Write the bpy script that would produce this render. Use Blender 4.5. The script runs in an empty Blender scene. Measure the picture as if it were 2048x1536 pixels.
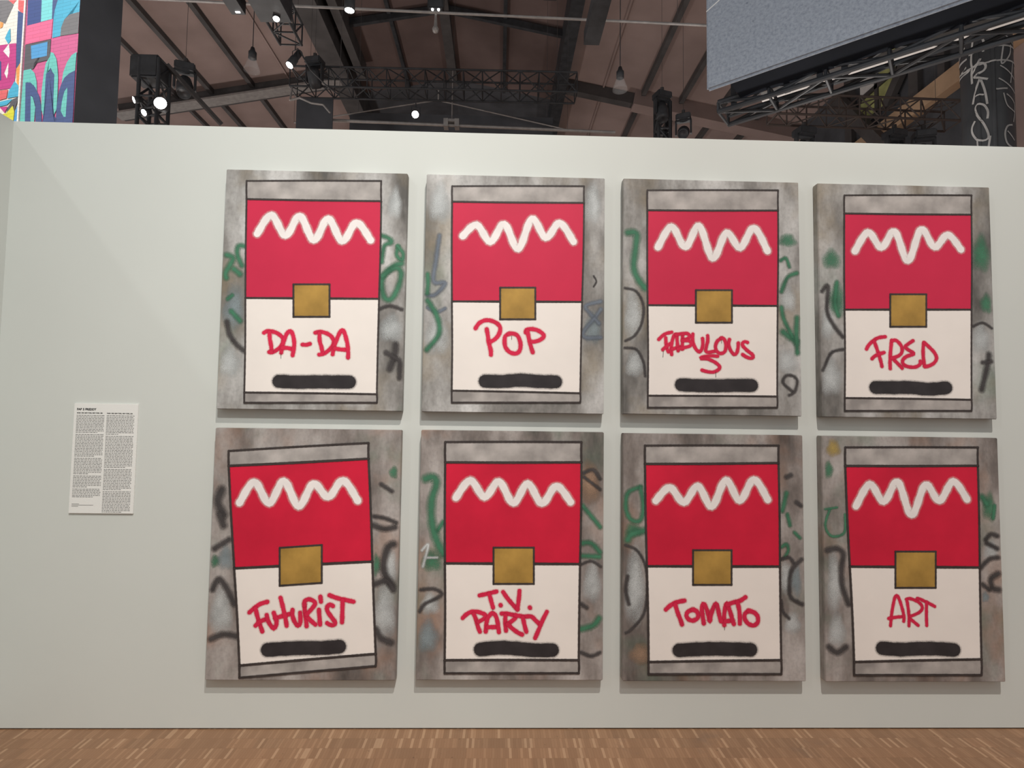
import bpy, bmesh, math, random
from mathutils import Vector, Matrix
random.seed(7)
sc = bpy.context.scene
COL = sc.collection

# ------------------------------------------------------------------ camera, world, lights, exposure
CAM = Vector((-0.5862, -2.8799, 1.5584))
cd = bpy.data.cameras.new('camera'); cam = bpy.data.objects.new('camera', cd); COL.objects.link(cam)
cd.sensor_width = 36.0; cd.lens = 1124.4/2048*36.0; cd.clip_start = 0.05; cd.clip_end = 200
cam.matrix_world = Matrix.Translation(CAM) @ Matrix.Rotation(-0.02492, 4, 'Z') @ Matrix.Rotation(math.pi/2+0.05475, 4, 'X') @ Matrix.Rotation(0.01333, 4, 'Z')
sc.camera = cam
sc.cycles.transparent_max_bounces = 48

wd = bpy.data.worlds.new('hall_ambient'); sc.world = wd; wd.use_nodes = True
bg = wd.node_tree.nodes['Background']
bg.inputs['Color'].default_value = (1.0, 0.99, 0.98, 1); bg.inputs['Strength'].default_value = 0.42

def spot_light(name, loc, target, power, angle, blend, radius, color=(1, 1, 1)):
    l = bpy.data.lights.new(name, 'SPOT'); l.energy = power; l.spot_size = math.radians(angle)
    l.spot_blend = blend; l.shadow_soft_size = radius; l.color = color
    o = bpy.data.objects.new(name, l); COL.objects.link(o); o.location = loc
    o.rotation_euler = (Vector(target)-Vector(loc)).to_track_quat('-Z', 'Y').to_euler()
    return o
spot_light('wall_spot', (0.57, -4.6, 8.9), (0.5, 0, 1.35), 2220, 62, 1.0, 0.06, (1, 0.945, 0.88))
spot_light('wall_spot', (-7.1, -6.0, 8.2), (0.0, 0, 1.6), 260, 60, 0.6, 0.16, (0.97, 1, 0.96))
spot_light('wall_spot', (0.0, -5.2, 7.0), (-3.1, -.2, 1.5), 980, 58, 1.0, 0.22, (0.97, 1, 0.97))  # added fill wash, evens the wall and brightens its left return
spot_light('mural_spot', (-6.5, -2.2, 8.0), (-4.3, 1.7, 4.4), 1500, 26, 0.5, 0.08)
def hall_fill_light(loc, power, color=(1, 0.96, 0.92)):  # unseen fill added behind the wall to brighten the hall roof
    l = bpy.data.lights.new('hall_fill_light', 'POINT'); l.energy = power; l.color = color; l.shadow_soft_size = .4
    o = bpy.data.objects.new('hall_fill_light', l); COL.objects.link(o); o.location = loc
for p, w in (((-8.5, 5.0, 2.4), 480), ((3.6, 4.2, 2.3), 260), ((-2.5, 3.0, 2.2), 60), ((-8.5, 15.0, 3.0), 700), ((6.0, 16.0, 3.0), 400)): hall_fill_light(p, w)
spot_light('screen_spot', (-0.4, -3.2, 3.9), (2.6, 1.6, 5.4), 210, 60, 0.5, 0.2, (0.86, 0.92, 1))

sc.view_settings.view_transform = 'Standard'; sc.view_settings.look = 'None'
sc.view_settings.exposure = 0.0; sc.view_settings.gamma = 1.0; sc.view_settings.use_curve_mapping = False

# ------------------------------------------------------------------ helpers
def s2l(c):
    return tuple(((x/255)/12.92 if x/255 <= .04045 else ((x/255+.055)/1.055)**2.4) for x in c)
def tag(o, label=None, cat=None, group=None, kind=None):
    if label: o['label'] = label
    if cat: o['category'] = cat
    if group: o['group'] = group
    if kind: o['kind'] = kind
    return o
def empty(name, loc=(0, 0, 0), rz=0.0):
    o = bpy.data.objects.new(name, None); COL.objects.link(o); o.empty_display_size = .1
    o.location = loc; o.rotation_euler = (0, 0, rz); return o
def obj(name, bm, m, parent=None, smooth=False, loc=None):
    bmesh.ops.recalc_face_normals(bm, faces=bm.faces)
    me = bpy.data.meshes.new(name); bm.to_mesh(me); bm.free()
    if smooth:
        for p in me.polygons: p.use_smooth = True
    me.materials.append(m)
    o = bpy.data.objects.new(name, me); COL.objects.link(o)
    if parent: o.parent = parent
    if loc: o.location = loc
    return o
def add_box(bm, lo, hi, bevel=0.0):
    vs = [bm.verts.new((x, y, z)) for x in (lo[0], hi[0]) for y in (lo[1], hi[1]) for z in (lo[2], hi[2])]
    fs = [bm.faces.new([vs[i] for i in f]) for f in ((0, 1, 3, 2), (4, 6, 7, 5), (0, 4, 5, 1), (2, 3, 7, 6), (0, 2, 6, 4), (1, 5, 7, 3))]
    if bevel:
        es = list({e for f in fs for e in f.edges})
        bmesh.ops.bevel(bm, geom=es, offset=bevel, segments=2, affect='EDGES')
def frame_to(a, b):
    a = Vector(a); d = Vector(b)-a
    return a, d.to_track_quat('Z', 'Y').to_matrix(), d.length
def add_bar(bm, a, b, w, h):
    """rectangular bar from a to b; w across, h in the other direction (upright when the bar is level)"""
    a = Vector(a); b = Vector(b); d = (b-a).normalized()
    up = Vector((0, 0, 1)) if abs(d.z) < .95 else Vector((0, 1, 0))
    s = d.cross(up).normalized(); t = s.cross(d).normalized()
    vs = []
    for p in (a, b):
        for i, j in ((-1, -1), (1, -1), (1, 1), (-1, 1)):
            vs.append(bm.verts.new(p+s*w/2*i+t*h/2*j))
    for f in ((3, 2, 1, 0), (4, 5, 6, 7), (0, 1, 5, 4), (1, 2, 6, 5), (2, 3, 7, 6), (3, 0, 4, 7)):
        bm.faces.new([vs[i] for i in f])
def add_cyl(bm, a, b, r0, r1=None, n=16, caps=True):
    r1 = r0 if r1 is None else r1
    o, M, L = frame_to(a, b)
    rings = []
    for z, r in ((0, r0), (L, r1)):
        rings.append([bm.verts.new(o+M @ Vector((r*math.cos(2*math.pi*i/n), r*math.sin(2*math.pi*i/n), z))) for i in range(n)])
    for i in range(n):
        bm.faces.new((rings[0][i], rings[0][(i+1) % n], rings[1][(i+1) % n], rings[1][i]))
    if caps:
        bm.faces.new(rings[0][::-1]); bm.faces.new(rings[1])
def add_lathe(bm, o, axis, prof, n=20):
    o = Vector(o); M = Vector(axis).to_track_quat('Z', 'Y').to_matrix()
    rings = [[bm.verts.new(o+M @ Vector((r*math.cos(2*math.pi*i/n), r*math.sin(2*math.pi*i/n), z))) for i in range(n)] for r, z in prof]
    for k in range(len(rings)-1):
        for i in range(n):
            bm.faces.new((rings[k][i], rings[k][(i+1) % n], rings[k+1][(i+1) % n], rings[k+1][i]))
def add_tube(bm, pts, r, n=8):
    pts = [Vector(p) for p in pts]
    for a, b in zip(pts, pts[1:]): add_cyl(bm, a, b, r, r, n)
def smooth_line(pts, step):
    """Catmull-Rom through pts, resampled about every `step`"""
    if len(pts) == 2:
        n = max(2, int(math.dist(*pts)/step)); return [(pts[0][0]+(pts[1][0]-pts[0][0])*i/n, pts[0][1]+(pts[1][1]-pts[0][1])*i/n) for i in range(n+1)]
    P = [pts[0]]+list(pts)+[pts[-1]]; out = []
    for i in range(1, len(P)-2):
        p0, p1, p2, p3 = P[i-1:i+3]; n = max(2, int(math.dist(p1, p2)/step))
        for k in range(n):
            t = k/n
            out.append(tuple(.5*((2*p1[j])+(-p0[j]+p2[j])*t+(2*p0[j]-5*p1[j]+4*p2[j]-p3[j])*t*t+(-p0[j]+3*p1[j]-3*p2[j]+p3[j])*t**3) for j in (0, 1)))
    out.append(tuple(pts[-1])); return out

# ------------------------------------------------------------------ materials
def mat(name, color, rough=.6, metal=0.0, noise=0.0, nscale=8.0, spec=.4, bump=0.0):
    m = bpy.data.materials.new(name); m.use_nodes = True; nt = m.node_tree; b = nt.nodes['Principled BSDF']
    b.inputs['Roughness'].default_value = rough; b.inputs['Metallic'].default_value = metal
    b.inputs['Specular IOR Level'].default_value = spec
    b.inputs['Base Color'].default_value = (*color, 1)
    if noise or bump:
        tc = nt.nodes.new('ShaderNodeTexCoord'); n = nt.nodes.new('ShaderNodeTexNoise'); n.inputs['Scale'].default_value = nscale; n.inputs['Detail'].default_value = 6
        nt.links.new(tc.outputs['Object'], n.inputs['Vector'])
        if noise:
            r = nt.nodes.new('ShaderNodeValToRGB'); r.color_ramp.elements[0].position = .3; r.color_ramp.elements[1].position = .7
            r.color_ramp.elements[0].color = (*[c*(1-noise) for c in color], 1); r.color_ramp.elements[1].color = (*[min(1, c*(1+noise)) for c in color], 1)
            nt.links.new(n.outputs['Fac'], r.inputs['Fac']); nt.links.new(r.outputs['Color'], b.inputs['Base Color'])
        if bump:
            bp = nt.nodes.new('ShaderNodeBump'); bp.inputs['Strength'].default_value = bump; bp.inputs['Distance'].default_value = .01
            nt.links.new(n.outputs['Fac'], bp.inputs['Height']); nt.links.new(bp.outputs['Normal'], b.inputs['Normal'])
    return m
def emit_mat(name, color, strength):
    m = bpy.data.materials.new(name); m.use_nodes = True; b = m.node_tree.nodes['Principled BSDF']
    b.inputs['Base Color'].default_value = (*color, 1); b.inputs['Emission Color'].default_value = (*color, 1); b.inputs['Emission Strength'].default_value = strength
    return m
def paint_mat(name, color, noise=.12, grain=.25, nscale=14):
    """sprayed paint: opaque where the point attribute `cover` is 1, speckling out to nothing at 0"""
    m = mat(name, color, rough=.55, noise=noise, nscale=nscale, spec=.25); nt = m.node_tree
    at = nt.nodes.new('ShaderNodeAttribute'); at.attribute_name = 'cover'
    tc = nt.nodes.new('ShaderNodeTexCoord'); n = nt.nodes.new('ShaderNodeTexNoise'); n.inputs['Scale'].default_value = 260; n.inputs['Detail'].default_value = 3
    nt.links.new(tc.outputs['Object'], n.inputs['Vector'])
    # cover + grain*(noise-.5)*4*cover*(1-cover)
    def math_(op, a, b_):
        q = nt.nodes.new('ShaderNodeMath'); q.operation = op
        for i, x in enumerate((a, b_)):
            if isinstance(x, (int, float)): q.inputs[i].default_value = x
            else: nt.links.new(x, q.inputs[i])
        return q.outputs[0]
    f = at.outputs['Fac']; inv = math_('SUBTRACT', 1.0, f)
    g = math_('MULTIPLY', math_('MULTIPLY', math_('SUBTRACT', n.outputs['Fac'], .5), grain*16), math_('MULTIPLY', f, inv))
    al = nt.nodes.new('ShaderNodeClamp'); nt.links.new(math_('ADD', f, g), al.inputs['Value'])
    nt.links.new(al.outputs[0], nt.nodes['Principled BSDF'].inputs['Alpha'])
    return m

M_WALL = mat('painted_wall', (0.62, 0.636, 0.602), rough=.75, noise=.015, nscale=1.5, spec=.25)
M_BLACK = mat('black_metal', (0.042, 0.044, 0.049), rough=.5, noise=.3, nscale=5)
M_DRAPE = mat('black_cloth', (0.085, 0.088, 0.098), rough=.9, noise=.25, nscale=1.2, spec=.1)
M_STEEL = mat('dark_steel', (0.082, 0.076, 0.076), rough=.6, noise=.25, nscale=2)
M_PIPE = mat('galvanised_pipe', (0.36, 0.34, 0.33), rough=.45, metal=.3, noise=.15)
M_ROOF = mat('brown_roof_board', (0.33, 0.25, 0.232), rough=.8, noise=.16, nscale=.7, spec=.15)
M_ROOF_SHADED = mat('shaded_roof_board', (0.155, 0.112, 0.105), rough=.8, noise=.25, nscale=.5, spec=.15)  # same brown board, dimmer light of the middle bay put into its colour
M_TAN = mat('tan_timber', (0.50, 0.34, 0.22), rough=.7, noise=.2, nscale=1.5)
M_PALE = mat('pale_sheet', (0.82, 0.80, 0.78), rough=.7, noise=.05)
M_PAPER = mat('white_board', (0.80, 0.79, 0.76), rough=.6, noise=.01)
M_INK = mat('black_ink', (0.02, 0.02, 0.02), rough=.7)
M_INKG = mat('body_text_ink', (0.15, 0.15, 0.15), rough=.7)
M_LAMP = emit_mat('lamp_lens', (1.0, 0.97, 0.92), 14)
M_LED = emit_mat('small_led', (1.0, 0.98, 0.95), 6)
M_GREENGLASS = mat('green_window_pane', (0.50, 0.52, 0.22), rough=.3, noise=.3, nscale=3)
M_COLUMN = mat('dark_column_paint', (0.062, 0.066, 0.072), rough=.38, noise=.2, nscale=3)
M_TAGPAINT = mat('silver_tag_paint', (0.47, 0.46, 0.45), rough=.5, noise=.15, nscale=12)
M_TRUSS = mat('brown_black_truss', (0.075, 0.058, 0.052), rough=.5)

def glass_mat():
    m = bpy.data.materials.new('clear_bulb_glass'); m.use_nodes = True; b = m.node_tree.nodes['Principled BSDF']
    b.inputs['Base Color'].default_value = (.85, .85, .85, 1); b.inputs['Roughness'].default_value = .05
    b.inputs['Alpha'].default_value = .10
    return m
M_GLASS = glass_mat()
M_CASE = mat('navy_black_casing', (0.016, 0.019, 0.026), rough=.85, noise=.2, nscale=2, spec=.08)

def floor_mat():
    m = bpy.data.materials.new('end_strip_parquet'); m.use_nodes = True; nt = m.node_tree; b = nt.nodes['Principled BSDF']
    L = nt.links.new; N = nt.nodes.new
    tc = N('ShaderNodeTexCoord')
    def brick(w, h, off, c1, c2, mort, mc, bias=0.0):
        q = N('ShaderNodeTexBrick'); q.offset = off; q.offset_frequency = 2; q.squash = 1
        q.inputs['Scale'].default_value = 1; q.inputs['Brick Width'].default_value = w; q.inputs['Row Height'].default_value = h
        q.inputs['Mortar Size'].default_value = mort; q.inputs['Mortar Smooth'].default_value = .3; q.inputs['Bias'].default_value = bias
        q.inputs['Color1'].default_value = (*c1, 1); q.inputs['Color2'].default_value = (*c2, 1); q.inputs['Mortar'].default_value = (*mc, 1)
        L(tc.outputs['Object'], q.inputs['Vector']); return q
    a = brick(.0131, .079, .37, (0.245, 0.136, 0.076), (0.335, 0.197, 0.114), .0006, (0.21, 0.11, 0.055), -.35)
    blk = brick(.118, .079, .43, (0.90, 0.89, 0.88), (1.10, 1.08, 1.06), .0005, (.8, .75, .7), .1)
    lite = brick(.0131, .079, .37, (0, 0, 0), (1, 1, 1), 0, (0, 0, 0), 0.0)
    mul = N('ShaderNodeMix'); mul.data_type = 'RGBA'; mul.blend_type = 'MULTIPLY'; mul.inputs['Factor'].default_value = 1
    L(a.outputs['Color'], mul.inputs['A']); L(blk.outputs['Color'], mul.inputs['B'])
    # a few pale strips
    th = N('ShaderNodeMapRange'); th.inputs['From Min'].default_value = .92; th.inputs['From Max'].default_value = .93
    L(lite.outputs['Color'], th.inputs['Value'])
    mx = N('ShaderNodeMix'); mx.data_type = 'RGBA'; mx.inputs['B'].default_value = (0.50, 0.325, 0.20, 1)
    k = N('ShaderNodeMath'); k.operation = 'MULTIPLY'; k.inputs[1].default_value = .36; L(th.outputs['Result'], k.inputs[0]); L(k.outputs[0], mx.inputs['Factor'])
    L(mul.outputs['Result'], mx.inputs['A'])
    # grey scuffs and small dark knots
    n1 = N('ShaderNodeTexNoise'); n1.inputs['Scale'].default_value = 3.2; n1.inputs['Detail'].default_value = 5; n1.inputs['Roughness'].default_value = .65; L(tc.outputs['Object'], n1.inputs['Vector'])
    r1 = N('ShaderNodeMapRange'); r1.inputs['From Min'].default_value = .60; r1.inputs['From Max'].default_value = .74; r1.inputs['To Max'].default_value = .6; L(n1.outputs['Fac'], r1.inputs['Value'])
    m2 = N('ShaderNodeMix'); m2.data_type = 'RGBA'; m2.inputs['B'].default_value = (0.17, 0.105, 0.07, 1); L(r1.outputs['Result'], m2.inputs['Factor']); L(mx.outputs['Result'], m2.inputs['A'])
    n2 = N('ShaderNodeTexNoise'); n2.inputs['Scale'].default_value = 42; n2.inputs['Detail'].default_value = 2; L(tc.outputs['Object'], n2.inputs['Vector'])
    r2 = N('ShaderNodeMapRange'); r2.inputs['From Min'].default_value = .70; r2.inputs['From Max'].default_value = .78; r2.inputs['To Max'].default_value = .6; L(n2.outputs['Fac'], r2.inputs['Value'])
    m3 = N('ShaderNodeMix'); m3.data_type = 'RGBA'; m3.inputs['B'].default_value = (0.10, 0.05, 0.03, 1); L(r2.outputs['Result'], m3.inputs['Factor']); L(m2.outputs['Result'], m3.inputs['A'])
    L(m3.outputs['Result'], b.inputs['Base Color']); b.inputs['Roughness'].default_value = .5; b.inputs['Specular IOR Level'].default_value = .35
    return m
M_FLOOR = floor_mat()

def canvas_mat(name, seed, warm):
    """sprayed grey ground with drips, dark and brown clouds"""
    m = bpy.data.materials.new(name); m.use_nodes = True; nt = m.node_tree; b = nt.nodes['Principled BSDF']; L = nt.links.new; N = nt.nodes.new
    tc = N('ShaderNodeTexCoord')
    def noise(scale, sz, detail, off):
        mp = N('ShaderNodeMapping'); mp.inputs['Location'].default_value = (seed*3.7+off, off*1.3, seed*1.9); mp.inputs['Scale'].default_value = (1, 1, sz)
        L(tc.outputs['Object'], mp.inputs['Vector']); n = N('ShaderNodeTexNoise'); n.inputs['Scale'].default_value = scale; n.inputs['Detail'].default_value = detail; n.inputs['Roughness'].default_value = .6
        L(mp.outputs['Vector'], n.inputs['Vector']); return n.outputs['Fac']
    r = N('ShaderNodeValToRGB'); L(noise(4.2, .42, 5, 0), r.inputs['Fac'])
    e = r.color_ramp.elements
    cs = [(.31, (.105, .098, .09)), (.44, (.25, .235, .22)), (.55, (.43, .415, .40)), (.68, (.64, .625, .61))]
    if warm: cs = [(.32, (.085, .072, .066)), (.44, (.20, .17, .155)), (.56, (.36, .32, .30)), (.72, (.55, .51, .49))]
    e[0].position, e[0].color = cs[0][0], (*cs[0][1], 1); e[1].position, e[1].color = cs[3][0], (*cs[3][1], 1)
    for p, c in cs[1:3]:
        q = e.new(p); q.color = (*c, 1)
    def over(prev, nz, lo, hi, amt, col):
        mr = N('ShaderNodeMapRange'); mr.inputs['From Min'].default_value = lo; mr.inputs['From Max'].default_value = hi; mr.inputs['To Max'].default_value = amt; L(nz, mr.inputs['Value'])
        mx = N('ShaderNodeMix'); mx.data_type = 'RGBA'; mx.inputs['B'].default_value = (*col, 1); L(mr.outputs['Result'], mx.inputs['Factor']); L(prev, mx.inputs['A']); return mx.outputs['Result']
    c = over(r.outputs['Color'], noise(3.1, .8, 3, 11), .52, .68, .5, (.27, .21, .13) if not warm else (.36, .20, .13))
    c = over(c, noise(2.6, .9, 3, 23), .57, .70, .35, (.10, .19, .13))
    c = over(c, noise(60, 1, 3, 5), .45, .75, .22, (.10, .10, .10))
    L(c, b.inputs['Base Color']); b.inputs['Roughness'].default_value = .6; b.inputs['Specular IOR Level'].default_value = .25
    return m

def brick_mat(name, color):
    m = bpy.data.materials.new(name); m.use_nodes = True; nt = m.node_tree; b = nt.nodes['Principled BSDF']; L = nt.links.new; N = nt.nodes.new
    tc = N('ShaderNodeTexCoord'); sp = N('ShaderNodeSeparateXYZ'); cb = N('ShaderNodeCombineXYZ'); L(tc.outputs['Object'], sp.inputs[0]); L(sp.outputs['X'], cb.inputs['X']); L(sp.outputs['Z'], cb.inputs['Y'])
    q = N('ShaderNodeTexBrick'); q.inputs['Scale'].default_value = 1; q.inputs['Brick Width'].default_value = .16; q.inputs['Row Height'].default_value = .031
    q.inputs['Mortar Size'].default_value = .0014; q.inputs['Mortar Smooth'].default_value = .6
    q.inputs['Color1'].default_value = (*color, 1); q.inputs['Color2'].default_value = (*[c*.9 for c in color], 1); q.inputs['Mortar'].default_value = (*[c*.5 for c in color], 1)
    L(cb.outputs[0], q.inputs['Vector']); L(q.outputs['Color'], b.inputs['Base Color']); b.inputs['Roughness'].default_value = .6
    return m
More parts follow.
